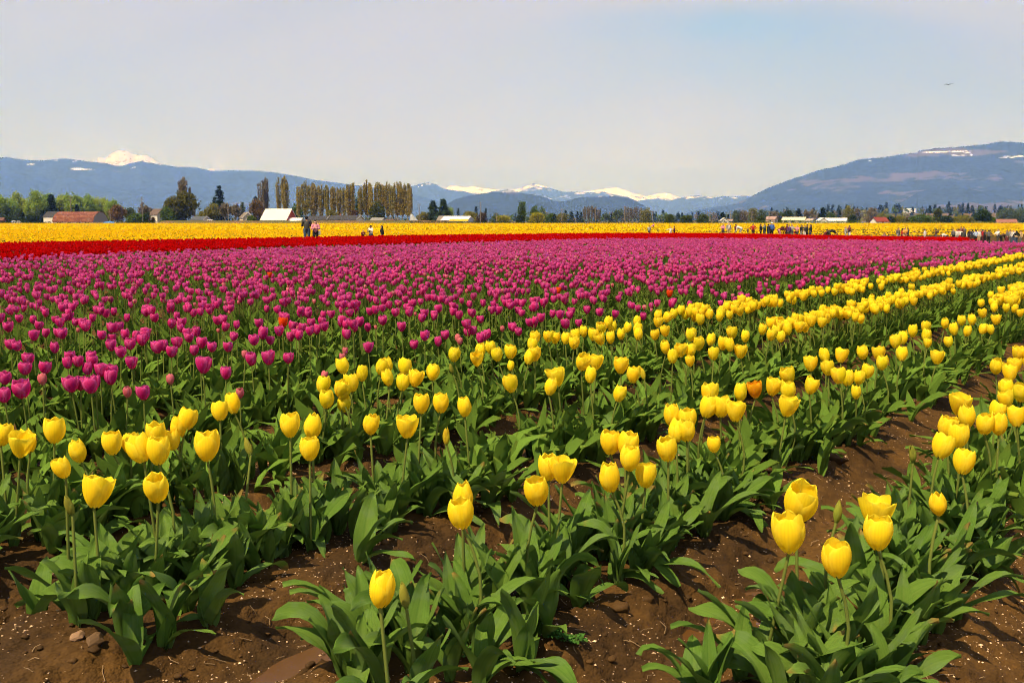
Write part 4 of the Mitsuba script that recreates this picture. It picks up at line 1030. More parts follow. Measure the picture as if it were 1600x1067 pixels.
def tree(kind, x, y, h, w, col, n, label, group=None, z0=-.12, name=None):
    """w is the crown's half width; parts trunk and crown."""
    key = numbered(name or {'poplar': 'poplar_tree', 'round': 'broadleaf_tree', 'conifer': 'conifer_tree', 'bare': 'bare_tree', 'bush': 'bush'}[kind])
    n = int(n * 1.6)
    rr = np.random.default_rng(int(abs(x * 31 + y * 7 + h * 3)) + 11)
    tr, cr = Bag(), Bag()
    bark = (.27, .24, .18) if kind in ('poplar', 'bare') else (.06, .045, .03)
    if kind == 'poplar':
        tr.add(*limb((0, 0, 0), (0, 0, h * .75), w * .10, w * .03), bark)
        pts, m = [], 11
        for i in range(m):
            a, q = rr.uniform(0, 6.28), math.sqrt(rr.uniform(0, 1))
            zb = h * rr.uniform(.08, .35)
            top = h * (1 - .22 * q * rr.uniform(.4, 1.3))
            p0, p1 = np.array([0, 0, zb]), np.array([w * .8 * q * math.cos(a), w * .8 * q * math.sin(a), top])
            pm = p0 + (p1 - p0) * .4 + np.array([w * .42 * q * math.cos(a), w * .42 * q * math.sin(a), 0])
            tr.add(*limb(p0, pm, w * .04, w * .025, 3), bark); tr.add(*limb(pm, p1, w * .025, w * .006, 3), np.array(bark) * 1.2)
            k = n // m
            s = rr.uniform(.0, 1, k) ** .8
            base = np.where(s[:, None] < .5, p0 + (pm - p0) * (s[:, None] * 2), pm + (p1 - pm) * (s[:, None] * 2 - 1))
            pts.append(base + rr.normal(size=(k, 3)) * np.array([w * .16, w * .16, h * .03]) * (1.15 - s[:, None] * .8))
        P = np.vstack(pts); P = P[P[:, 2] > h * .20]
        cr.add(*tris_at(P, w * .145, rr, col, 1.6, .3, 1.7))
    elif kind == 'round':
        tr.add(*limb((0, 0, 0), (0, 0, h * .55), w * .09, w * .04), bark)
        for i in range(6):
            a = rr.uniform(0, 6.28); tr.add(*limb((0, 0, h * rr.uniform(.2, .45)), (w * .6 * math.cos(a), w * .6 * math.sin(a), h * rr.uniform(.55, .85)), w * .04, w * .01, 4), bark)
        m = 26
        pts = []
        for i in range(m):
            d = rr.normal(size=3); d /= np.linalg.norm(d); d *= rr.uniform(.35, .84)
            c0 = np.array([d[0] * w, d[1] * w, h * .56 + d[2] * h * .44])
            if c0[2] < h * .16: c0[2] = h * rr.uniform(.16, .35)
            pts.append(c0 + rr.normal(size=(n // m, 3)) * np.array([w * .17, w * .17, h * .07]))
        cr.add(*tris_at(np.vstack(pts), w * .11, rr, col, .4, .30))
    elif kind == 'conifer':
        tr.add(*limb((0, 0, 0), (0, 0, h * .97), w * .09, w * .01), bark)
        m = 15
        pts = []
        for i in range(m):
            zf = .06 + .92 * (i + rr.uniform(-.3, .3)) / m
            rad = 1.75 * w * max(.03, (1 - zf)) ** .95 * rr.uniform(.75, 1.2)
            for b in range(7):
                a = rr.uniform(0, 6.28); L = rad * rr.uniform(.6, 1.1)
                k = max(3, int(n / (m * 7)))
                s = rr.uniform(.1, 1, k)
                pts.append(np.stack([L * s * math.cos(a), L * s * math.sin(a), h * zf - L * .28 * s ** 1.5 + 0 * s], 1) + rr.normal(size=(k, 3)) * np.array([.09, .09, .06]) * w)
        P = np.vstack(pts); P[:, 2] = np.clip(P[:, 2], .2, h)
        cr.add(*tris_at(P, w * .14, rr, col, -.2, .3))
    elif kind == 'bare':
        tr.add(*limb((0, 0, 0), (0, 0, h * .5), w * .07, w * .03), bark)
        pts = []
        for i in range(16):
            a = rr.uniform(0, 6.28); q = rr.uniform(.2, .95)
            p0 = np.array([0, 0, h * rr.uniform(.15, .5)]); p1 = np.array([w * q * math.cos(a), w * q * math.sin(a), h * (1 - .5 * q * q) * rr.uniform(.8, 1)])
            tr.add(*limb(p0, p1, w * .03, w * .008, 3), bark)
            for j in range(5):
                t0 = p0 + (p1 - p0) * rr.uniform(.4, 1); t1 = t0 + rr.normal(size=3) * np.array([w * .2, w * .2, h * .06]) + np.array([0, 0, h * .08])
                tr.add(*limb(t0, t1, w * .010, w * .003, 3), np.array(bark) * 1.3)
                pts.append(t0 + (t1 - t0) * rr.uniform(0, 1, (n // 80, 1)) + rr.normal(size=(n // 80, 3)) * w * .06)
        cr.add(*tris_at(np.vstack(pts), w * .075, rr, col, .6, .3, 1.6))
    else:
        tr.add(*limb((0, 0, 0), (0, 0, h * .6), w * .06, w * .03), bark)
        m = 16
        pts = []
        for i in range(m):
            a, q = rr.uniform(0, 6.28), math.sqrt(rr.uniform(0, 1)) * .75
            hh = h * (1 - .6 * q * q)
            pts.append(np.array([w * q * math.cos(a), w * q * math.sin(a), 0]) + np.stack([rr.normal(0, w * .17, n // m), rr.normal(0, w * .17, n // m), rr.uniform(.04, .97, n // m) * hh], 1))
        cr.add(*tris_at(np.vstack(pts), min(w, h) * .13, rr, col, .5, .30))
    m4 = M(x, y, z0)
    scene[key + '__trunk'] = {**tr.ply('matte'), 'to_world': T4(m4)}
    scene[key + '__crown'] = {**cr.ply('foliage', smooth=False), 'to_world': T4(m4)}
    lab(key, label, 'bush' if kind == 'bush' else 'tree', group)


# ---------------------------------------------------------------- buildings, poles, vehicles
def box(cx, cy, cz, sx, sy, sz):
    b = trimesh.creation.box((sx, sy, sz)); b.apply_translation((cx, cy, cz)); return b


def prism(profile, L, x0=None):
    """A cross section of (y, z) points carried along x."""
    p = np.array(profile, float); n = len(p)
    x0 = -L / 2 if x0 is None else x0
    v = np.vstack([np.column_stack([np.full(n, x0), p]), np.column_stack([np.full(n, x0 + L), p])])
    cap = trimesh.creation.triangulate_polygon(Polygon(p), engine='earcut')
    tri = np.array(cap[1]); pv = np.array(cap[0])
    idx = np.array([np.argmin(((p - q) ** 2).sum(1)) for q in pv])
    tri = idx[tri]
    i = np.arange(n); j = (i + 1) % n
    f = np.vstack([tri[:, ::-1], tri + n, np.stack([i, j, j + n], 1), np.stack([i, j + n, i + n], 1)])
    m = trimesh.Trimesh(v, f, process=False); m.fix_normals(); return m


def house(name, label, x, y, yaw, L, W, wall, rise, wcol, rcol, windows=(), door=None, over=.35, profile=None, ends=None, z0=-.15, cat='house', chimney=None, fascia=None):
    """Walls with gable ends, a roof of two slabs with eaves, windows on the front (-y) side or the right end. Local x is the ridge."""
    key = numbered(name)
    m = M(x, y, z0, math.radians(yaw))
    prof = profile or [(-W / 2, wall), (0, wall + rise), (W / 2, wall)]
    put(key + '__wall', vply(prism([(-W / 2, 0)] + [(a, b) for a, b in prof] + [(W / 2, 0)], L), wcol), m)
    if ends: put(key + '__gable', vply(prism([(a * .99, b - .05) for a, b in prof], .08, L / 2 + .003), ends), m)
    out = [(a * (1 + (over / (W / 2) if abs(a) == W / 2 else 0)), b + .04 - (over * rise / (W / 2) if abs(a) == W / 2 else 0)) for a, b in prof]
    top = [(a, b + .16) for a, b in out]
    put(key + '__roof', vply(prism(out + top[::-1], L + 2 * over), rcol), m)
    if fascia: put(key + '__fascia', vply(prism([(a * 1.01, b - .12) for a, b in out] + [(a * 1.01, b + .20) for a, b in top[::-1]], .06, L / 2 + over + .003), fascia), m)
    for side, u, zc, w, h in windows:
        if side == 'f':
            fr, pane = box(u, -W / 2 - .02, zc, w + .2, .08, h + .2), box(u, -W / 2 - .05, zc, w, .06, h)
        else:
            fr, pane = box(L / 2 + .02, u, zc, .08, w + .2, h + .2), box(L / 2 + .05, u, zc, .06, w, h)
        k = put(key + '__window', vply(fr, (.6, .58, .55)), m)
        put(k + '__pane', vply(pane, (.02, .025, .03)), m)
    if door: put(key + '__door', vply(box(door, -W / 2 - .03, 1.0, .95, .08, 2.0), (.12, .09, .07)), m)
    if chimney is not None: put(key + '__chimney', vply(box(chimney, 0, wall + rise + .35, .6, .6, 1.1), (.25, .12, .09)), m)
    lab(key, label, cat)
    return key, m


def pole(x, y, h, label, arms=1, group=None):
    key = numbered('utility_pole')
    m = M(x, y, -.2, .2)
    v, f = limb((0, 0, 0), (0, 0, h), .20, .13, 8)
    put(key + '__post', vply((v, f), (.20, .17, .14), smooth=True), m)
    for i in range(arms): put(key + '__crossarm', vply(box(0, .16, h - .5 - i * 1.0, 2.4, .12, .14), (.17, .14, .11)), m)
    lab(key, label, 'pole', group)


def van(name, label, x, y, yaw, L, H, col):
    key = numbered(name)
    m = M(x, y, -.15, math.radians(yaw))
    b = manifold3d.CrossSection([[(-L / 2, .35), (L / 2, .35), (L / 2, .95), (L / 2 - .25, 1.15), (L / 2 - .7, H - .1), (L / 2 - 1.0, H), (-L / 2 + .1, H), (-L / 2, H - .15)]]).extrude(1.9)
    q = b.to_mesh()
    v = np.array(q.vert_properties[:, :3]); v = np.column_stack([v[:, 0], v[:, 2] - .95, v[:, 1]])
    put(key + '__body', vply((v, np.array(q.tri_verts)[:, ::-1]), col), m)
    for i in range(3): put(key + '__window', vply(box(-L / 2 + .7 + i * L / 4, -.96, H * .68, L / 5.5, .04, H * .24), (.02, .02, .025)), m)
    for sx in (-1, 1):
        for sy in (-1, 1):
            w = trimesh.creation.cylinder(.34, .24, sections=14, transform=trimesh.transformations.rotation_matrix(math.pi / 2, (1, 0, 0)))
            w.apply_translation((sx * L * .32, sy * .85, .34))
            put(key + '__wheel', vply(w, (.02, .02, .02)), m)
    lab(key, label, 'van')


def hedge(x0, x1, y, h, depth, col, label, seed):
    key = numbered('hedge')
    rr = np.random.default_rng(seed)
    n = int((x1 - x0) * 42)
    xs = rr.uniform(x0, x1, n)
    hh = h * (.75 + .35 * meshkit.noise(np.stack([xs * .35, 0 * xs, 0 * xs], 1), seed))
    P = np.stack([xs, y + rr.normal(0, depth / 3, n), rr.uniform(0, 1, n) * hh - .12], 1)
    v, f, c = tris_at(P, .26, rr, col, .5, .3)
    scene[key] = mikit.ply((v, f), 'foliage', color=np.clip(c, 0, 1))
    lab(key, label, 'hedge')


GREEN, SPRING, OLIVE, KHAKI, DARKG, CON, TWIG, YGREEN, FARG = (.095, .150, .020), (.25, .35, .055), (.21, .20, .030), (.34, .28, .07), (.036, .060, .012), (.020, .038, .014), (.20, .17, .11), (.33, .31, .03), (.10, .135, .050)


def rust_colour(p, n, uv):
    a = mikit.fbm(p.x * .55, p.y * .55, p.z * 1.1, 4)
    b = mikit.fbm(p.x * 2.2 + 7.0, p.y * 2.2, p.z * .6, 3)
    c = mikit.mix((.11, .024, .010), (.19, .062, .030), mikit.smoothstep(.35, .7, a))
    return mikit.mix(c, (.26, .21, .17), mikit.smoothstep(.60, .78, b) * .8)


def bank_colour(p, n, uv):
    return mikit.mix((.15, .095, .05), (.10, .095, .035), mikit.smoothstep(.4, .65, mikit.fbm(p.x * .12, p.y * .2, 0.0, 4)))


scene['rust'] = {'type': 'twosided', 'bsdf': {'type': 'principled', 'base_color': mikit.proc(rust_colour), 'roughness': .7, 'specular': .3}}
scene['bank'] = {'type': 'twosided', 'bsdf': {'type': 'diffuse', 'reflectance': mikit.proc(bank_colour)}}
RUST = (.30, .09, .05)
tree('round', -323.5, 620, 18.3, 7.9, SPRING, 2600, 'fresh green tree in the grove behind the rusty barn', group='grove of fresh green trees behind the rusty barn')
tree('round', -322.1, 633, 17.4, 6.6, (.22, .33, .05), 2600, 'fresh green tree in the grove behind the rusty barn', group='grove of fresh green trees behind the rusty barn')
tree('round', -320.0, 646, 20.2, 7.7, (.29, .36, .06), 2600, 'fresh green tree in the grove behind the rusty barn', group='grove of fresh green trees behind the rusty barn')
tree('round', -297.9, 620, 19.9, 6.5, SPRING, 2600, 'fresh green tree in the grove behind the rusty barn', group='grove of fresh green trees behind the rusty barn')
tree('round', -296.8, 633, 17.8, 6.2, (.22, .33, .05), 2600, 'fresh green tree in the grove behind the rusty barn', group='grove of fresh green trees behind the rusty barn')
tree('round', -293.7, 646, 19.0, 7.3, (.29, .36, .06), 2600, 'fresh green tree in the grove behind the rusty barn', group='grove of fresh green trees behind the rusty barn')
tree('round', -273.5, 620, 18.7, 7.0, SPRING, 2600, 'fresh green tree in the grove behind the rusty barn', group='grove of fresh green trees behind the rusty barn')
tree('round', -270.2, 633, 17.4, 6.2, (.22, .33, .05), 2600, 'fresh green tree in the grove behind the rusty barn', group='grove of fresh green trees behind the rusty barn')
tree('round', -267.8, 646, 17.8, 6.8, (.29, .36, .06), 2600, 'fresh green tree in the grove behind the rusty barn', group='grove of fresh green trees behind the rusty barn')
tree('round', -249.8, 620, 14.7, 6.0, SPRING, 2600, 'fresh green tree in the grove behind the rusty barn', group='grove of fresh green trees behind the rusty barn')
tree('round', -223.1, 560, 10.6, 4.7, (.20, .125, .045), 2200, 'russet round tree right of the rusty barn')
tree('conifer', -250.4, 540, 16.1, 4.2, CON, 2600, 'tall dark fir left of the rusty barn')
tree('conifer', -250.5, 530, 7.4, 3.4, CON, 1500, 'short dark fir at the foot of the tall one')
tree('conifer', -245.6, 560, 11.3, 2.6, CON, 1400, 'dark fir tip rising behind the rusty barn roof')
tree('conifer', -266.4, 540, 6.5, 2.1, CON, 1000, 'small dark cypress at far left')
tree('bush', -267.2, 525, 4.0, 3.4, DARKG, 900, 'dark evergreen shrub along the farm edge at far left', group='dark evergreen shrubs at far left')
tree('bush', -262.4, 525, 3.6, 3.1, DARKG, 900, 'dark evergreen shrub along the farm edge at far left', group='dark evergreen shrubs at far left')
tree('bush', -255.3, 525, 5.0, 3.4, DARKG, 900, 'dark evergreen shrub along the farm edge at far left', group='dark evergreen shrubs at far left')
tree('bush', -251.6, 525, 5.0, 2.7, DARKG, 900, 'dark evergreen shrub along the farm edge at far left', group='dark evergreen shrubs at far left')
tree('round', -230.6, 600, 10.5, 4.3, FARG, 1500, 'grey green tree right of the russet one')
tree('bare', -207.2, 560, 11.7, 4.7, TWIG, 1800, 'bare reddish brown tree behind the tall pole')
tree('bush', -196.8, 520, 5.6, 5.1, GREEN, 1500, 'broad green shrub left of the white house')
tree('bush', -183.7, 500, 6.1, 2.9, DARKG, 1100, 'dark holly like shrub beside the white house')
tree('bush', -178.2, 490, 3.8, 1.9, (.07, .045, .02), 700, 'brown shrub in front of the white house')
tree('round', -166.6, 500, 15.7, 8.1, (.115, .115, .022), 5200, 'great round dark olive tree right of the white house')
tree('bush', -169.6, 490, 9.1, 4.1, GREEN, 1700, 'green lower tree leaning against the great olive tree')
tree('poplar', -191.0, 580, 27.1, 4.2, TWIG, 1500, 'tall bare poplar rising behind the great olive tree')
tree('poplar', -184.6, 575, 15.2, 1.9, TWIG, 500, 'short bare poplar beside the tall bare one')
tree('conifer', -153.1, 520, 20.5, 4.4, CON, 1500, 'ragged tall dark spruce above the low houses')
tree('conifer', -157.3, 525, 15.0, 2.7, CON, 900, 'shorter dark spruce left of the ragged one')
tree('round', -154.5, 510, 10.7, 4.3, OLIVE, 1400, 'olive leafed tree under the ragged spruce')
tree('bare', -144.7, 500, 10.6, 4.9, TWIG, 1600, 'bare twiggy tree under the ragged spruce')
tree('bare', -143.7, 515, 10.5, 4.4, TWIG, 1500, 'bare twiggy tree right of the ragged spruce')
tree('bush', -168.8, 540, 7.2, 3.2, OLIVE, 900, 'yellowish shrub behind the low cream house')
tree('conifer', -151.9, 560, 12.4, 2.9, FARG, 900, 'grey green fir above the cream gable')
tree('conifer', -139.5, 540, 15.4, 3.2, CON, 1200, 'dark fir left of the twin poplars')
tree('round', -133.7, 520, 12.9, 4.4, (.19, .125, .045), 1500, 'russet bushy tree left of the white roofed barn')
tree('bush', -124.9, 475, 4.3, 2.5, GREEN, 900, 'green shrub beside the cream gable')
tree('poplar', -141.4, 560, 24.8, 2.2, TWIG, 700, 'slim left one of the twin bare poplars')
tree('poplar', -139.7, 565, 26.5, 2.9, TWIG, 1100, 'right one of the twin bare poplars')
tree('poplar', -131.3, 560, 27.0, 2.2, KHAKI, 900, 'slim left one of the two poplars behind the white roofed barn')
tree('poplar', -126.5, 555, 27.4, 2.9, KHAKI, 1400, 'full right one of the two poplars behind the white roofed barn')
tree('bush', -115.3, 530, 10.8, 4.1, GREEN, 1500, 'green shrubby tree at the left foot of the poplar row')
tree('poplar', -111.8, 520, 20.9, 2.0, KHAKI, 1500, 'tall olive brown poplar in the dense row left of centre', group='row of tall poplars left of centre')
tree('poplar', -110.0, 529, 23.5, 2.8, (.30, .26, .06), 1500, 'tall olive brown poplar in the dense row left of centre', group='row of tall poplars left of centre')
tree('poplar', -107.7, 538, 21.9, 3.2, (.33, .265, .075), 1500, 'tall olive brown poplar in the dense row left of centre', group='row of tall poplars left of centre')
tree('poplar', -105.3, 547, 22.6, 2.5, KHAKI, 1500, 'tall olive brown poplar in the dense row left of centre', group='row of tall poplars left of centre')
tree('poplar', -96.7, 520, 20.9, 2.0, (.30, .26, .06), 1500, 'tall olive brown poplar in the dense row left of centre', group='row of tall poplars left of centre')
tree('poplar', -95.3, 529, 20.9, 2.4, (.33, .265, .075), 1500, 'tall olive brown poplar in the dense row left of centre', group='row of tall poplars left of centre')
tree('poplar', -93.8, 538, 20.8, 2.1, KHAKI, 1500, 'tall olive brown poplar in the dense row left of centre', group='row of tall poplars left of centre')
tree('poplar', -92.6, 547, 20.1, 2.1, (.30, .26, .06), 1500, 'tall olive brown poplar in the dense row left of centre', group='row of tall poplars left of centre')
tree('poplar', -85.3, 520, 21.5, 2.4, (.33, .265, .075), 1500, 'tall olive brown poplar in the dense row left of centre', group='row of tall poplars left of centre')
tree('poplar', -84.7, 529, 22.5, 2.4, KHAKI, 1500, 'tall olive brown poplar in the dense row left of centre', group='row of tall poplars left of centre')
tree('poplar', -81.6, 538, 21.2, 2.5, (.30, .26, .06), 1500, 'tall olive brown poplar in the dense row left of centre', group='row of tall poplars left of centre')
tree('poplar', -79.8, 547, 24.0, 2.8, (.33, .265, .075), 1500, 'tall olive brown poplar in the dense row left of centre', group='row of tall poplars left of centre')
tree('poplar', -72.9, 520, 22.2, 2.7, KHAKI, 1500, 'tall olive brown poplar in the dense row left of centre', group='row of tall poplars left of centre')
tree('poplar', -71.4, 529, 22.9, 2.4, (.30, .26, .06), 1500, 'tall olive brown poplar in the dense row left of centre', group='row of tall poplars left of centre')
tree('poplar', -69.8, 538, 21.9, 2.1, (.33, .265, .075), 1500, 'tall olive brown poplar in the dense row left of centre', group='row of tall poplars left of centre')
tree('poplar', -68.5, 547, 23.3, 2.5, KHAKI, 1500, 'tall olive brown poplar in the dense row left of centre', group='row of tall poplars left of centre')
tree('poplar', -62.8, 520, 21.9, 2.0, (.30, .26, .06), 1500, 'tall olive brown poplar in the dense row left of centre', group='row of tall poplars left of centre')
tree('poplar', -61.2, 529, 22.5, 2.8, (.33, .265, .075), 1500, 'tall olive brown poplar in the dense row left of centre', group='row of tall poplars left of centre')
tree('poplar', -59.4, 538, 23.6, 3.2, KHAKI, 1500, 'tall olive brown poplar in the dense row left of centre', group='row of tall poplars left of centre')
tree('poplar', -57.6, 547, 23.6, 2.8, (.30, .26, .06), 1500, 'tall olive brown poplar in the dense row left of centre', group='row of tall poplars left of centre')
tree('poplar', -53.4, 520, 20.5, 1.7, (.33, .265, .075), 1500, 'tall olive brown poplar in the dense row left of centre', group='row of tall poplars left of centre')
tree('conifer', -112.1, 560, 24.1, 2.9, DARKG, 900, 'dark fir tip among the poplar row')
tree('round', -84.8, 545, 18.7, 2.8, (.06, .11, .025), 1300, 'fresh green tree in the gap of the poplar row')
tree('bush', -68.5, 505, 11.9, 4.3, (.085, .10, .02), 1900, 'green shrubby tree in front of the right half of the poplar row')
tree('bush', -92.2, 510, 8.1, 3.0, OLIVE, 900, 'low olive shrub under the poplar row')
tree('bare', -79.8, 500, 7.1, 3.3, (.12, .07, .05), 1000, 'reddish bare shrub above the dark roof')
tree('bush', -46.3, 520, 6.6, 3.4, OLIVE, 1000, 'olive shrub right of the poplar row')
tree('conifer', -41.3, 520, 12.3, 4.1, (.05, .085, .035), 1900, 'green fir, left of the pair right of the poplars')
tree('conifer', -35.6, 515, 13.5, 4.4, (.05, .085, .035), 2100, 'green fir, right of the pair right of the poplars')
tree('round', -32.2, 520, 9.6, 2.7, SPRING, 1000, 'light green tree beside the fir pair')
tree('conifer', -33.6, 620, 10.0, 2.0, CON, 600, 'small dark fir above the white quonset roof')
tree('conifer', -22.4, 620, 11.2, 2.4, CON, 700, 'dark fir right of the white quonset roof')
tree('conifer', -16.9, 640, 10.3, 2.1, CON, 600, 'pointed dark fir left of the yellow willow')
tree('bush', -23.5, 560, 7.4, 4.4, OLIVE, 1100, 'olive shrub behind the quonset roof')
tree('bush', -16.7, 550, 6.6, 3.2, (.11, .075, .04), 900, 'brown shrub beside the pole in the centre')
tree('bush', -9.0, 560, 6.3, 2.9, FARG, 800, 'grey green shrub in the centre')
tree('bush', -4.2, 500, 4.5, 4.2, YGREEN, 1300, 'yellow green shrub just left of the tall centre tree')
tree('round', 5.0, 520, 12.6, 3.0, GREEN, 1500, 'tall uneven green tree in the centre')
tree('bush', 4.1, 485, 5.0, 2.5, DARKG, 900, 'dark green shrub at the foot of the tall centre tree')
tree('bush', 12.7, 490, 6.0, 4.1, YGREEN, 1700, 'yellow willow shrub right of the tall centre tree')
tree('round', 11.8, 520, 9.9, 3.0, GREEN, 1200, 'green tree behind the yellow willow')
tree('round', 16.7, 540, 10.3, 2.1, GREEN, 600, 'thin leaning tree behind the yellow willow')
tree('bush', 19.4, 500, 5.5, 2.9, GREEN, 1000, 'green shrub right of the yellow willow')
tree('conifer', 21.1, 495, 5.4, 1.9, DARKG, 800, 'short dark fir right of the yellow willow')
tree('bush', 26.9, 540, 6.5, 3.2, OLIVE, 900, 'olive shrub beside the centre right pole')
tree('conifer', 54.2, 1000, 12.7, 3.9, CON, 420, 'distant dark fir right of the willow', group='distant firs right of the willow')
tree('conifer', 60.1, 1000, 12.0, 3.9, CON, 420, 'distant dark fir right of the willow', group='distant firs right of the willow')
tree('conifer', 65.9, 1000, 11.4, 3.9, CON, 420, 'distant dark fir right of the willow', group='distant firs right of the willow')
tree('conifer', 69.7, 1000, 10.7, 3.9, CON, 420, 'distant dark fir right of the willow', group='distant firs right of the willow')
tree('poplar', 64.8, 880, 14.7, 2.3, TWIG, 520, 'distant bare poplar in the clump right of centre', group='clump of distant bare poplars right of centre')
tree('poplar', 67.6, 880, 15.2, 2.3, TWIG, 520, 'distant bare poplar in the clump right of centre', group='clump of distant bare poplars right of centre')
tree('poplar', 71.0, 880, 15.8, 2.3, TWIG, 520, 'distant bare poplar in the clump right of centre', group='clump of distant bare poplars right of centre')
tree('poplar', 74.4, 880, 14.1, 2.3, TWIG, 520, 'distant bare poplar in the clump right of centre', group='clump of distant bare poplars right of centre')
tree('poplar', 76.7, 880, 11.9, 2.3, TWIG, 520, 'distant bare poplar in the clump right of centre', group='clump of distant bare poplars right of centre')
tree('round', 85.4, 900, 10.4, 4.7, FARG, 600, 'grey green distant tree beside the bare poplar clump')
tree('conifer', 90.1, 900, 9.2, 2.9, CON, 420, 'distant dark fir beside the bare poplar clump')
tree('round', 91.1, 850, 12.6, 5.0, FARG, 800, 'round grey green distant tree left of the second bare clump')
tree('poplar', 100.6, 880, 14.7, 2.3, TWIG, 480, 'distant bare poplar in the second clump right of centre', group='second clump of distant bare poplars')
tree('poplar', 104.0, 880, 15.2, 2.3, TWIG, 480, 'distant bare poplar in the second clump right of centre', group='second clump of distant bare poplars')
tree('poplar', 107.4, 880, 14.7, 2.3, TWIG, 480, 'distant bare poplar in the second clump right of centre', group='second clump of distant bare poplars')
tree('poplar', 110.8, 880, 15.2, 2.3, TWIG, 480, 'distant bare poplar in the second clump right of centre', group='second clump of distant bare poplars')
tree('poplar', 113.7, 880, 14.1, 2.3, TWIG, 480, 'distant bare poplar in the second clump right of centre', group='second clump of distant bare poplars')
tree('bush', 114.7, 850, 14.2, 5.5, OLIVE, 800, 'olive distant tree right of the bare clumps')
tree('bush', 76.3, 480, 5.0, 2.8, (.085, .115, .02), 1100, 'rounded fresh green shrub behind the hedge right of centre', group='fresh green shrubs behind the hedge')
tree('bush', 84.6, 480, 4.7, 3.4, (.085, .115, .02), 1100, 'rounded fresh green shrub behind the hedge right of centre', group='fresh green shrubs behind the hedge')
tree('bush', 92.4, 480, 5.6, 2.8, (.085, .115, .02), 1100, 'rounded fresh green shrub behind the hedge right of centre', group='fresh green shrubs behind the hedge')
tree('conifer', 127.5, 600, 6.6, 3.5, CON, 900, 'dark fir above the white gable')
tree('conifer', 131.0, 600, 5.9, 2.0, CON, 500, 'small dark fir right of the white gable')
tree('bush', 171.8, 760, 10.0, 4.0, FARG, 800, 'soft brown green distant tree left of the people in black', group='distant brown green trees left of the people in black')
tree('bush', 177.2, 760, 10.9, 4.0, TWIG, 800, 'soft brown green distant tree left of the people in black', group='distant brown green trees left of the people in black')
tree('bush', 184.5, 760, 11.9, 4.5, OLIVE, 800, 'soft brown green distant tree left of the people in black', group='distant brown green trees left of the people in black')
tree('bush', 191.9, 760, 11.4, 4.0, FARG, 800, 'soft brown green distant tree left of the people in black', group='distant brown green trees left of the people in black')
tree('bush', 200.3, 760, 10.0, 4.5, TWIG, 800, 'soft brown green distant tree left of the people in black', group='distant brown green trees left of the people in black')
tree('bush', 205.7, 760, 8.5, 3.5, FARG, 800, 'soft brown green distant tree left of the people in black', group='distant brown green trees left of the people in black')
tree('bush', 125.3, 500, 4.2, 2.6, (.08, .11, .02), 800, 'green shrub behind the red jacket')
tree('round', 178.1, 640, 9.0, 4.2, DARKG, 1000, 'dark round evergreen above the cream greenhouse')
tree('conifer', 184.8, 640, 9.8, 3.7, CON, 900, 'dark fir above the cream greenhouse')
tree('bare', 209.8, 700, 10.2, 5.0, TWIG, 900, 'bare brown tree right of the cream greenhouse')
tree('conifer', 194.2, 620, 10.0, 4.0, CON, 1100, 'dark green fir left of the long white shed')
tree('bush', 180.1, 560, 6.3, 3.6, (.07, .11, .025), 1000, 'green tree above the long white shed')
tree('conifer', 231.0, 700, 10.2, 2.7, CON, 600, 'grey dark fir above the long white shed')
tree('bush', 257.7, 760, 14.8, 4.5, OLIVE, 1100, 'tall tawny tree right of the long white shed')
tree('bare', 264.1, 760, 11.9, 4.9, TWIG, 800, 'bare pale tree beside the tawny one')
tree('bush', 192.4, 560, 5.2, 2.9, DARKG, 800, 'dark shrub below the tawny tree')
tree('bush', 290.4, 800, 13.0, 5.7, TWIG, 800, 'brown distant tree above the red roof')
tree('bush', 261.3, 700, 8.4, 3.6, OLIVE, 700, 'olive tree right above the red roof')
tree('conifer', 557.2, 1750, 25.0, 6.8, CON, 460, 'far blue green fir standing on the wooded rise', group='far firs on the wooded rise', z0=6)
tree('conifer', 565.1, 1750, 25.0, 6.8, CON, 460, 'far blue green fir standing on the wooded rise', group='far firs on the wooded rise', z0=6)
tree('conifer', 579.8, 1750, 21.7, 5.7, CON, 460, 'far blue green fir standing on the wooded rise', group='far firs on the wooded rise', z0=6)
tree('conifer', 617.1, 1750, 20.5, 6.8, CON, 460, 'far blue green fir standing on the wooded rise', group='far firs on the wooded rise', z0=6)
tree('conifer', 660.0, 1750, 24.5, 6.8, CON, 460, 'far blue green fir standing on the wooded rise', group='far firs on the wooded rise', z0=11)
tree('conifer', 674.7, 1750, 20.0, 5.7, CON, 460, 'far blue green fir standing on the wooded rise', group='far firs on the wooded rise', z0=11)
tree('conifer', 681.5, 1750, 22.2, 6.8, CON, 460, 'far blue green fir standing on the wooded rise', group='far firs on the wooded rise', z0=11)
tree('conifer', 736.9, 1750, 18.9, 6.8, CON, 460, 'far blue green fir standing on the wooded rise', group='far firs on the wooded rise', z0=11)
tree('conifer', 744.8, 1750, 20.0, 5.7, CON, 460, 'far blue green fir standing on the wooded rise', group='far firs on the wooded rise', z0=11)
tree('conifer', 753.8, 1750, 16.7, 6.8, CON, 460, 'far blue green fir standing on the wooded rise', group='far firs on the wooded rise', z0=11)
tree('conifer', 769.6, 1750, 25.6, 8.0, CON, 460, 'far blue green fir standing on the wooded rise', group='far firs on the wooded rise', z0=11)
tree('conifer', 778.7, 1750, 12.2, 8.0, CON, 460, 'far blue green fir standing on the wooded rise', group='far firs on the wooded rise', z0=11)
tree('conifer', 787.7, 1750, 21.1, 5.7, CON, 460, 'far blue green fir standing on the wooded rise', group='far firs on the wooded rise', z0=11)
tree('conifer', 794.5, 1750, 23.4, 6.8, CON, 460, 'far blue green fir standing on the wooded rise', group='far firs on the wooded rise', z0=11)
tree('conifer', 803.5, 1750, 22.2, 6.8, CON, 460, 'far blue green fir standing on the wooded rise', group='far firs on the wooded rise', z0=11)
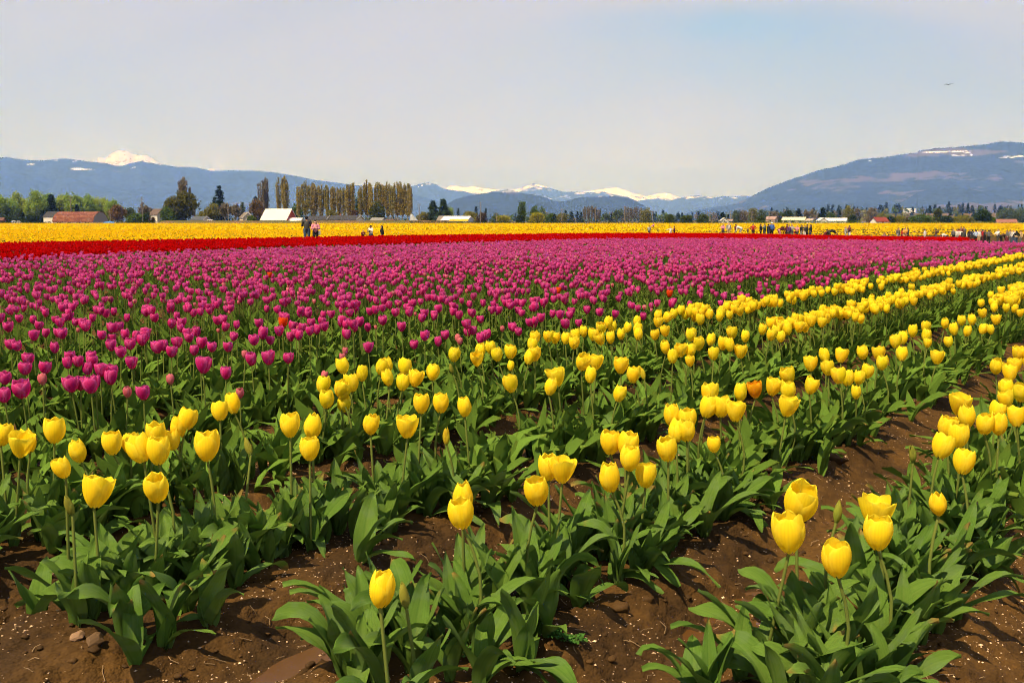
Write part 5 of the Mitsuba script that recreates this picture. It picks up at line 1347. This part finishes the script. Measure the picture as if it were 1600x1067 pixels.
tree('conifer', 811.5, 1750, 18.9, 5.7, CON, 460, 'far blue green fir standing on the wooded rise', group='far firs on the wooded rise', z0=11)
tree('conifer', 823.9, 1750, 17.8, 6.8, CON, 460, 'far blue green fir standing on the wooded rise', group='far firs on the wooded rise', z0=11)
tree('conifer', 836.3, 1750, 16.7, 6.8, CON, 460, 'far blue green fir standing on the wooded rise', group='far firs on the wooded rise', z0=11)
tree('conifer', 851.0, 1750, 21.1, 5.7, CON, 460, 'far blue green fir standing on the wooded rise', group='far firs on the wooded rise', z0=11)
tree('conifer', 861.2, 1750, 17.8, 8.0, CON, 460, 'far blue green fir standing on the wooded rise', group='far firs on the wooded rise', z0=11)
tree('conifer', 871.4, 1750, 15.5, 9.1, CON, 460, 'far blue green fir standing on the wooded rise', group='far firs on the wooded rise', z0=11)
tree('conifer', 240.5, 560, 8.8, 4.0, (.09, .105, .02), 1300, 'yellow green cone shaped tree in the middle of the right tree line')
tree('bush', 214.9, 520, 4.9, 5.8, GREEN, 1500, 'broad green shrub left of the cone shaped tree')
tree('bush', 183.5, 480, 4.1, 2.5, DARKG, 900, 'dark shrub right of the red roof')
tree('bush', 195.7, 500, 4.5, 2.9, OLIVE, 900, 'olive shrub right of the red roof')
tree('bush', 217.3, 540, 4.4, 3.9, (.10, .085, .04), 900, 'tawny shrub between the red roof and the cone shaped tree')
tree('bush', 218.9, 500, 4.2, 4.2, DARKG, 1100, 'dark low shrub right of the cone shaped tree')
tree('bush', 253.9, 560, 5.2, 6.2, OLIVE, 1300, 'wide olive shrub left of the dark round tree')
tree('round', 227.8, 480, 7.1, 4.1, (.035, .065, .012), 2600, 'dense dark green round tree near the right edge')
tree('bush', 236.1, 490, 3.8, 3.2, GREEN, 900, 'green shrub leaning on the dense dark round tree')
tree('bush', 445.2, 900, 12.7, 5.9, FARG, 700, 'grey green distant tree at the right edge', group='distant grey green trees at the right edge')
tree('bush', 452.2, 900, 13.3, 5.3, FARG, 700, 'grey green distant tree at the right edge', group='distant grey green trees at the right edge')
tree('bush', 459.2, 900, 12.1, 5.9, FARG, 700, 'grey green distant tree at the right edge', group='distant grey green trees at the right edge')
tree('bush', 466.1, 900, 13.8, 5.9, FARG, 700, 'grey green distant tree at the right edge', group='distant grey green trees at the right edge')
house('barn', 'long low barn with rusty corrugated arched roof and grey end wall', -204.6, 470, -14.5, 22, 11, 1.2, 4.4, (.34, .30, .25), RUST, profile=[(-5.5, 1.2), (-4.9, 3.0), (-3.4, 4.5), (-1.6, 5.4), (0, 5.7), (1.6, 5.4), (3.4, 4.5), (4.9, 3.0), (5.5, 1.2)], ends=(.20, .19, .19), cat='barn', over=0.25, windows=[("f", -7.5, .62, 2.6, .7), ("f", -2.0, .62, 2.6, .7), ("f", 3.2, .62, 2.6, .7), ("f", 8.0, .62, 2.6, .7)])
house('farmhouse', 'small white gabled house partly hidden by the rusty barn', -227.5, 492, -20.2, 7, 6, 3.7, 2.3, (.62, .60, .56), (.035, .036, .042), windows=[("e", 0, 3.4, .9, 1.3), ("e", -1.4, 1.2, .9, 1.2)])
house('farmhouse', 'tall white house with brown roof, gable to the right, by the great olive tree', -178.2, 500, -40.4, 8, 6.2, 4.7, 2.7, (.62, .60, .56), (.10, .07, .055), windows=[("e", -1.0, 4.2, .8, 1.7), ("e", .8, 4.2, .8, 1.7), ("e", 0, 1.6, 1.2, 1.3), ("f", 1, 3, .9, 1.2)])
house('cottage', 'low cream house with dark blue grey roof beside the white camper', -147.8, 470, -24.5, 7.5, 5, 2.0, 1.5, (.50, .44, .34), (.06, .07, .085), windows=[("f", -1.5, 1.2, 1.2, .9), ("e", 0, 1.2, 1.2, .9)], fascia=(.62, .60, .56))
house('cottage', 'cream house with its white edged gable to the front, under bare trees', -131.9, 492, -63.0, 8, 5, 3.2, 2.5, (.50, .44, .34), (.13, .11, .09), windows=[("e", 0, 2.0, 1.3, 1.4)], fascia=(.62, .60, .56))
house('barn', 'large barn with a broad white roof and a dark red gable', -112.8, 480, -10.8, 13, 13, 2.0, 5.2, (.27, .045, .035), (.60, .58, .55), ends=(.27, .045, .035), cat='barn')
house('shed', 'low white lean-to shed at the right of the white roofed barn', -103.6, 476, -11.7, 6, 5, 1.5, 1.3, (.62, .60, .56), (.70, .68, .64), cat='shed')
house('bungalow', 'left bungalow with dark grey roof and cream gable, behind the couple', -92.3, 475, -21.0, 11, 6.2, 2.2, 1.6, (.50, .44, .34), (.035, .036, .042), windows=[("f", -3, 1.3, 1.3, .9), ("f", 2, 1.3, 1.6, .9)], fascia=(.62, .60, .56))
house('bungalow', 'wider bungalow with dark grey roof and cream gable, left of the toddler', -78.6, 470, -20.5, 15, 7.2, 2.2, 1.8, (.50, .44, .34), (.035, .036, .042), windows=[("f", -4, 1.3, 1.5, .9), ("f", 0, 1.3, 1.5, .9), ("f", 4, 1.3, 1.5, .9)], fascia=(.62, .60, .56), door=-1.8, chimney=-3)
house('shed', 'small grey roofed shed behind the man in stripes', -65.5, 485, -17.3, 6, 4.5, 1.8, 1.2, (.30, .28, .26), (.19, .19, .19), cat='shed')
house('shed', 'low shed with brown roof and white gable under the poplars', -58.7, 478, -28.0, 4.5, 3.5, 1.2, 0.9, (.62, .60, .56), (.09, .05, .035), cat='shed')
house('quonset', 'white shallow roofed storage barn right of the poplars', -25.8, 470, -18.9, 13, 8.5, 1.9, 1.7, (.36, .37, .36), (.66, .66, .65), cat='barn')
house('shed', 'grey shed at the left end of the white storage barn', -32.4, 478, -26.1, 6, 5, 1.6, 2.2, (.22, .21, .20), (.17, .155, .14), cat='shed')
house('garage', 'small white gable end behind the hedge right of centre', 100.5, 470, -96.1, 6, 4.4, 1.3, 1.6, (.62, .60, .56), (.40, .38, .36), cat='garage', windows=[("e", 0, 1.4, .6, .6)])
house('cottage', 'low grey roofed cottage right of the small white gable', 105.7, 480, -32.4, 2.6, 3, 1.3, 0.9, (.34, .28, .25), (.24, .18, .16))
house('cottage', 'pinkish brown houses half hidden by trees behind the red jacket', 183.5, 700, -39.7, 7, 5, 2.8, 1.8, (.40, .28, .24), (.30, .20, .18), windows=[("f", 0, 1.6, 1.2, 1.0)])
house('greenhouse', 'long cream roofed greenhouse behind the people in black', 159.5, 560, -29.9, 12.5, 6, 1.9, 1.6, (.45, .40, .30), (.62, .55, .38), cat='greenhouse', windows=[("f", -4, 1.0, 2, 1), ("f", 0, 1.0, 2, 1), ("f", 4, 1.0, 2, 1)])
house('cottage', 'small pale cottage at the right end of the greenhouse', 165.5, 550, -46.7, 3.5, 3, 1.5, 1.1, (.62, .60, .56), (.42, .33, .27))
house('shed', 'white shed with its gable to the front, left of the long white one', 162.5, 520, -87.4, 5, 4.2, 1.6, 1.5, (.62, .60, .56), (.55, .54, .52), cat='shed')
house('shed', 'long low white roofed shed behind the hedge on the right', 170.6, 522, -30.1, 11, 5, 1.6, 1.3, (.62, .60, .56), (.62, .61, .60), cat='shed')
house('cottage', 'white house with a bright red roof, low behind the daffodils', 163.1, 440, 17.7, 6.2, 4.6, 1.3, 1.7, (.62, .60, .56), (.19, .035, .025), windows=[("f", 0, .9, .9, .7)])
house('cottage', 'long pale house with pinkish roof at the right edge', 211.9, 425, -16.5, 7.5, 4.6, 0.9, 1.2, (.50, .44, .38), (.22, .10, .08), windows=[("f", -2, .7, 1, .5), ("f", 1.5, .7, 1, .5)])
house('warehouse', 'big white flat building on the wooded rise, far off on the right', 786.0, 1960, -29.9, 22, 14, 8.5, 0.5, (.72, .72, .70), (.60, .60, .58), cat='warehouse', z0=17, over=0.1)
house('shed', 'dark red shed cut off by the left edge', -248.6, 480, 7.4, 5, 4, 1.8, 1.2, (.18, .05, .035), (.12, .06, .05), cat='shed')
van('camper_van', 'white camper van with three dark windows beside the low cream house', -140.4, 462, 16.9, 3.3, 2.25, (.72, .71, .69))
van('parked_van', 'small white van at far left, left one of two', -236.0, 470, 26.7, 2.3, 1.7, (.72, .72, .72))
van('parked_van', 'small white van at far left, right one of two', -234.7, 472, 26.4, 2.2, 1.5, (.70, .70, .70))
pole(-213.4, 480, 13.4, 'pale utility pole rising behind the rusty barn', 2)
pole(-186.4, 460, 6.1, 'short pole at the right end of the rusty barn', 1)
pole(-186.3, 500, 13.5, 'utility pole with crossarms left of the white house', 2)
pole(-140.2, 490, 10.8, 'thin pale pole among the bare trees', 1)
pole(-46.8, 500, 10.0, 'utility pole right of the poplar row', 1)
pole(-15.8, 500, 11.0, 'utility pole left of the yellow willow', 1)
pole(-7.6, 480, 5.4, 'short pale pole in the centre', 1)
pole(25.2, 500, 7.8, 'tall utility pole in the centre right', 1)
pole(30.0, 470, 2.9, 'short stub pole right of centre', 1)
pole(42.0, 500, 8.1, 'utility pole in front of the first bare poplar clump', 1)
pole(56.7, 500, 9.1, 'utility pole in front of the second bare poplar clump', 1)
pole(71.0, 500, 6.8, 'utility pole above the adult with the child', 1)
pole(102.3, 520, 6.4, 'left one of two close poles right of centre', 1)
pole(107.8, 540, 6.6, 'right one of two close poles right of centre', 1)
pole(114.7, 520, 7.0, 'pole right of the white gable', 1)
pole(125.8, 520, 6.7, 'pole above the red jacket', 1)
pole(140.0, 540, 6.9, 'pole above the blue jacket', 1)
hedge(-46.1, -11.5, 446, 1.5, 1.6, DARKG, 'low dark hedge between the poplars and the yellow willow', 1)
hedge(-10.9, 30.2, 446, 1.45, 1.6, DARKG, 'low dark hedge under the yellow willow', 2)
hedge(30.2, 105.1, 446, 1.6, 1.6, DARKG, 'long dark hedge right of centre behind the daffodils', 3)
hedge(105.4, 136.8, 446, 1.9, 1.6, GREEN, 'green hedge in front of the cream greenhouse', 4)
hedge(137.1, 157.0, 446, 1.7, 1.6, GREEN, 'green hedge in front of the long white shed', 5)
hedge(168.8, 216.0, 446, 1.1, 1.6, OLIVE, 'low olive hedge at the right behind the crowd', 6)
hedge(-230.4, -207.4, 446, 1.2, 1.6, DARKG, 'dark hedge at far left', 7)
hedge(-178.6, -159.9, 446, 1.6, 1.6, DARKG, 'dark hedge left of the white house', 8)
key = numbered('tarpaulin')
v, f = solid([Manifold.batch_hull([sph((-2.2, 0, .5), .5), sph((2.4, 0, .4), .5), sph((-.5, .6, 1.0), .35), sph((1.0, .6, 1.05), .3)])], .4, 1)
scene[key] = {**vply((v, f), (.05, .17, .42), smooth=True), 'to_world': T4(M(-186.3, 458, -.1, .1))}
lab(key, 'bright blue tarpaulin over a low stack beside the rusty barn', 'tarpaulin')
key = numbered('covered_mound')
v, f = solid([Manifold.batch_hull([sph((0, 0, .6), 2.0), sph((-.9, 0, 4.4), .7), sph((1.6, 0, 1.0), 1.1)])], .6, 2)
scene[key] = {**vply((v, f), (.33, .36, .38), smooth=True), 'to_world': T4(M(-48.7, 490, -.3))}
lab(key, 'grey white sheeted heap leaning up at the right end of the poplar row', 'heap')
key = numbered('canopy')
m = M(-24.2, 452, -.12, .0)
put(key + '__cover', vply(prism([(-1.6, 1.4), (0, 2.2), (1.6, 1.4), (1.6, 1.5), (0, 2.33), (-1.6, 1.5)], 8.5), (.62, .36, .03)), m)
for a in (-4, 0, 4):
    for b in (-1.5, 1.5): put(key + '__post', vply(box(a, b, .7, .1, .1, 1.45), (.3, .3, .3)), m)
lab(key, 'low yellow canopy on posts in front of the white storage barn', 'canopy')

xs = np.linspace(-164.2, -18.9, 160); ys = np.linspace(447, 457, 9)
XX, YY = np.meshgrid(xs, ys, indexing='ij')
ZZ = -.2 + (1.75 + .5 * (meshkit.fbm(np.stack([XX * .2, YY * .1, 0 * XX], -1), 3, 4) - .5)) * np.sin(np.clip((YY - 447) / 10, 0, 1) * math.pi) * sm(0, 6, XX - xs[0]) * sm(0, 6, xs[-1] - XX)
scene['field_bank'] = mikit.ply((np.stack([XX.ravel(), YY.ravel(), ZZ.ravel()], 1), grid_faces(160, 9)), 'bank', smooth=True)
lab('field_bank', 'brown earth bank along the far edge of the daffodils', kind='structure')
scene['barn__roof']['bsdf'] = {'type': 'ref', 'id': 'rust'}

# the wooded rise far behind, one mass of trees
rr = np.random.default_rng(77)
wood = Bag()
for i in range(900):
    az = math.radians(rr.uniform(-32, 33)); d = rr.uniform(1250, 2300)
    x, y = d * math.sin(az), d * math.cos(az)
    rise = 16 * float(sm(6, 22, math.degrees(az))) * float(sm(1300, 2000, d))
    h = rr.uniform(9, 17) * (.62 if az < 0 else .9); w = h * rr.uniform(.28, .5)
    con = rr.random() < .35
    m = 34
    if con:
        s = rr.uniform(0, 1, m); a = rr.uniform(0, 6.28, m)
        P = np.stack([w * .7 * (1 - s) * np.cos(a), w * .7 * (1 - s) * np.sin(a), h * 1.15 * (.05 + .95 * s)], 1)
        col = CON
    else:
        d3 = rr.normal(size=(m, 3)); d3 /= np.linalg.norm(d3, axis=1, keepdims=True)
        P = d3 * rr.uniform(.3, 1, (m, 1)) * np.array([w, w, h * .5]) + (0, 0, h * .5)
        col = [FARG, OLIVE, TWIG, GREEN][int(rr.integers(4))]
    v, f, c = tris_at(P, w * .42, rr, col, .3, .3)
    wood.add(v + (x, y, rise - .3), f, c)
scene['distant_wood'] = wood.ply('foliage', smooth=False)
lab('distant_wood', 'far off woodland closing the plain below the mountains', 'wood', kind='stuff')
az = np.radians(np.linspace(4, 34, 90)); rr_ = np.linspace(1250, 2700, 26)
A, R = np.meshgrid(az, rr_, indexing='ij')
scene['rise'] = mikit.ply((np.stack([(R * np.sin(A)).ravel(), (R * np.cos(A)).ravel(), (16 * sm(6, 22, np.degrees(A)) * sm(1300, 2000, R) * sm(2700, 2400, R) - .35).ravel()], 1), grid_faces(90, 26)), 'earth_far', smooth=True)
lab('rise', 'low wooded rise on the right below the mountain', kind='structure')

# ---------------------------------------------------------------- small things on the soil
rr = np.random.default_rng(5)
oct_v, oct_f = np.array([(1, 0, 0), (-1, 0, 0), (0, 1, 0), (0, -1, 0), (0, 0, 1), (0, 0, -1.0)]), np.array([(0, 2, 4), (2, 1, 4), (1, 3, 4), (3, 0, 4)])
gran = Bag()
n = 60000
ys = rr.uniform(1.9, 9, n) ** 1.0
xs = rr.uniform(-.56, .56, n) * ys
keep = meshkit.fbm(np.stack([xs * 2.2, ys * 2.2, 0 * xs], 1), 3, 8) > rr.uniform(.30, .80, n)
xs, ys = xs[keep], ys[keep]
zs = soil(xs, ys)
size = rr.lognormal(math.log(.0023), .42, len(xs))
mats = np.array([M(x, y, z + s * .4, rr.uniform(0, 6), (s * rr.uniform(.8, 1.6), s, s * rr.uniform(.6, 1))) for x, y, z, s in zip(xs, ys, zs, size)])
gran.many(oct_v, oct_f, np.full((len(oct_v), 3), (.66, .48, .32)), mats, rr.uniform(.5, 1.25, (len(xs), 1)) * np.ones((1, 3)))
scene['soil_granules'] = gran.ply('matte', smooth=False)
lab('soil_granules', 'pale grains scattered over the dark furrows', 'grains', kind='stuff')
straw = Bag()
for i in range(420):
    y = rr.uniform(1.9, 6); x = rr.uniform(-.56, .56) * y
    L, a = rr.uniform(.015, .06), rr.uniform(0, 6.28)
    z = float(soil(x, y)) + .006
    p0, p1 = np.array([x, y, z]), np.array([x + L * math.cos(a), y + L * math.sin(a), float(soil(x + L * math.cos(a), y + L * math.sin(a))) + .007])
    pm = (p0 + p1) / 2 + np.array([rr.normal(0, .006), rr.normal(0, .006), .004])
    c = np.array((.30, .21, .12)) * rr.uniform(.5, 1.2)
    for q0, q1 in ((p0, pm), (pm, p1)): straw.add(*limb(q0, q1, .0014, .0011, 4), c)
scene['straw_bits'] = straw.ply('matte', smooth=False)
lab('straw_bits', 'short dry straws lying in the furrows', 'straw', kind='stuff')
clod = Bag()
ico = trimesh.creation.icosphere(subdivisions=2)
cv = np.array(ico.vertices); cv = cv * (1 + .55 * (meshkit.fbm(cv * 1.7 + 5, 3, 2) - .5))[:, None]
ms, tn = [], []
for i in range(1100):
    y = rr.uniform(1.9, 7); x = rr.uniform(-.56, .56) * y
    s = rr.lognormal(math.log(.008), .5)
    ms.append(M(x, y, float(soil(x, y)) + s * .15, rr.uniform(0, 6), (s * rr.uniform(.8, 1.5), s * rr.uniform(.8, 1.3), s * rr.uniform(.5, .9)))); tn.append(np.ones(3) * rr.uniform(.6, 1.2))
ico1 = trimesh.creation.icosphere(subdivisions=1)
c1 = np.array(ico1.vertices); c1 = c1 * (1 + 1.5 * (meshkit.fbm(c1 * 1.7 + 5, 3, 2) - .5))[:, None]
clod.many(c1, np.array(ico1.faces), np.full((len(c1), 3), (.056, .028, .006)), ms, tn)
scene['earth_clods'] = clod.ply('matte', smooth=True)
lab('earth_clods', 'crumbled clods of dark earth on the bed sides', 'clods', kind='stuff')
key = numbered('stone')
scene[key] = {**vply((c1 * 0.022 * np.array([1.15, .8, .75]), np.array(ico1.faces)), (.24, .15, .09), smooth=False), 'to_world': T4(M(-1.43, 3.1, float(soil(-1.43, 3.1)) + .012, 1.10))}
lab(key, 'pale pinkish stone lying by the lower left leaves', 'stone')
key = numbered('stone')
scene[key] = {**vply((c1 * 0.03 * np.array([1.15, .8, .75]), np.array(ico1.faces)), (.10, .06, .03), smooth=False), 'to_world': T4(M(-1.36, 3.07, float(soil(-1.36, 3.07)) + .012, 1.50))}
lab(key, 'brown grey stone right of the pale one at lower left', 'stone')



# wet mud lying in the furrows
def mud_sheet(cx, cy, a, b, yaw, seed):
    n, k = 48, 10
    w = np.linspace(0, 2 * math.pi, n, endpoint=False)
    e = 1 + .45 * (meshkit.fbm(np.stack([np.cos(w) * 1.3 + seed, np.sin(w) * 1.3, 0 * w], 1), 3, seed) - .5)
    q = np.linspace(0, 1, k)
    X = (np.outer(np.cos(w) * e, q) * a); Y = (np.outer(np.sin(w) * e, q) * b)
    x = cx + X * math.cos(yaw) - Y * math.sin(yaw); y = cy + X * math.sin(yaw) + Y * math.cos(yaw)
    z = np.full(x.shape, 0.0)
    i = np.arange(n)[:, None] * k + np.arange(k - 1)[None]; j = ((np.arange(n)[:, None] + 1) % n) * k + np.arange(k - 1)[None]
    qd = np.stack([i, j, j + 1, i + 1], -1).reshape(-1, 4)
    return x, y, z, np.vstack([qd[:, [0, 1, 2]], qd[:, [0, 2, 3]]])


scene['mud'] = {'type': 'twosided', 'bsdf': {'type': 'principled', 'base_color': rgb(.078, .035, .008), 'roughness': .24, 'specular': .5}}
for cx, cy, a, b, label in [(-0.55, 3.14, 0.45, 0.22, 'wet orange brown mud in the furrow at lower centre left'), (0.73, 3.45, 0.5, 0.2, 'smooth damp mud in the furrow left of the lower right cluster')]:
    x, y, z, f = mud_sheet(cx, cy, a, b, math.pi / 2 - ROW, 3)
    lv = float(np.percentile(soil(x.ravel(), y.ravel()), 16))
    key = numbered('mud_puddle')
    scene[key] = mikit.ply((np.stack([x.ravel(), y.ravel(), np.full(x.size, lv)], 1), f), 'mud', smooth=True)
    lab(key, label, kind='structure')

# low weeds
for cx, cy, s, label in [(-0.21, 3.02, 0.8, 'bright green clover like weed at lower centre, left of the pair'), (-0.13, 2.98, 0.9, 'largest spreading weed in the patch at lower centre'), (-0.02, 2.95, 0.8, 'weed at the right end of the patch at lower centre'), (-0.17, 3.06, 0.7, 'upper weed of the patch at lower centre'), (0.03, 2.97, 0.7, 'small weed apart on the right of the patch'), (0.15, 3.11, 0.9, 'dark green weed under the hanging leaves right of centre'), (0.2, 3.09, 0.8, 'outer dark weed right of the hanging leaves'), (-0.28, 2.97, 0.7, 'leftmost weed by the wet mud'), (-0.08, 2.93, 0.7, 'lowest weed of the patch at lower centre')]:
    key = numbered('weed')
    r2 = np.random.default_rng(int(cx * 1000) + 5000)
    lf, stb = Bag(), Bag()
    z = float(soil(cx, cy))
    for i in range(26):
        a, d, hgt = r2.uniform(0, 6.28), r2.uniform(.005, .05) * s, r2.uniform(.008, .03) * s
        q = np.array([d * math.cos(a), d * math.sin(a), hgt])
        stb.add(*limb((0, 0, 0), q, .0012, .0009, 4), (.10, .15, .05))
        for b in range(3):
            w = a + b * 2.1
            rad = r2.uniform(.006, .011) * s
            t = np.linspace(0, 2 * math.pi, 8, endpoint=False)
            v = np.vstack([q[None], q + np.stack([rad * math.cos(w) + rad * .75 * np.cos(t), rad * math.sin(w) + rad * .75 * np.sin(t), .003 * np.cos(t * 2) + 0 * t], 1)])
            lf.add(v, [(0, 1 + k, 1 + (k + 1) % 8) for k in range(8)], np.array((.055, .15, .03)) * r2.uniform(.7, 1.2))
    scene[key + '__leaves'] = {**lf.ply('leaf_skin', smooth=False), 'to_world': T4(M(cx, cy, z))}
    scene[key + '__stems'] = {**stb.ply('leaf_skin', smooth=False), 'to_world': T4(M(cx, cy, z))}
    lab(key, label, 'weed')

# a bird gliding far off in the right of the sky
wing = []
for s in (-1, 1):
    wing.append(Manifold.batch_hull([sph((0, 0, .02), .09, 8), sph((.02, .55 * s, .12), .05, 8), sph((-.20, .10 * s, .02), .04, 8)]))
    wing.append(Manifold.batch_hull([sph((.02, .55 * s, .12), .05, 8), sph((-.14, 1.05 * s, .05), .02, 8), sph((-.18, .5 * s, .10), .03, 8)]))
wing.append(bone((.34, 0, .02), .07, (-.30, 0, 0), .09, 8)); wing.append(bone((-.30, 0, 0), .07, (-.62, 0, 0), .03, 8)); wing.append(bone((.34, 0, .02), .055, (.50, 0, .0), .02, 8))
wing.append(Manifold.batch_hull([sph((-.45, 0, 0), .03, 6), sph((-.75, .14, 0), .015, 6), sph((-.75, -.14, 0), .015, 6)]))
scene['bird'] = {**vply(solid(wing, .08, 2), (.05, .045, .04), smooth=True), 'to_world': T4(M(78.9, 182.1, 25.8, 1.1, .8))}
lab('bird', 'small dark bird gliding high in the right of the sky', 'bird')
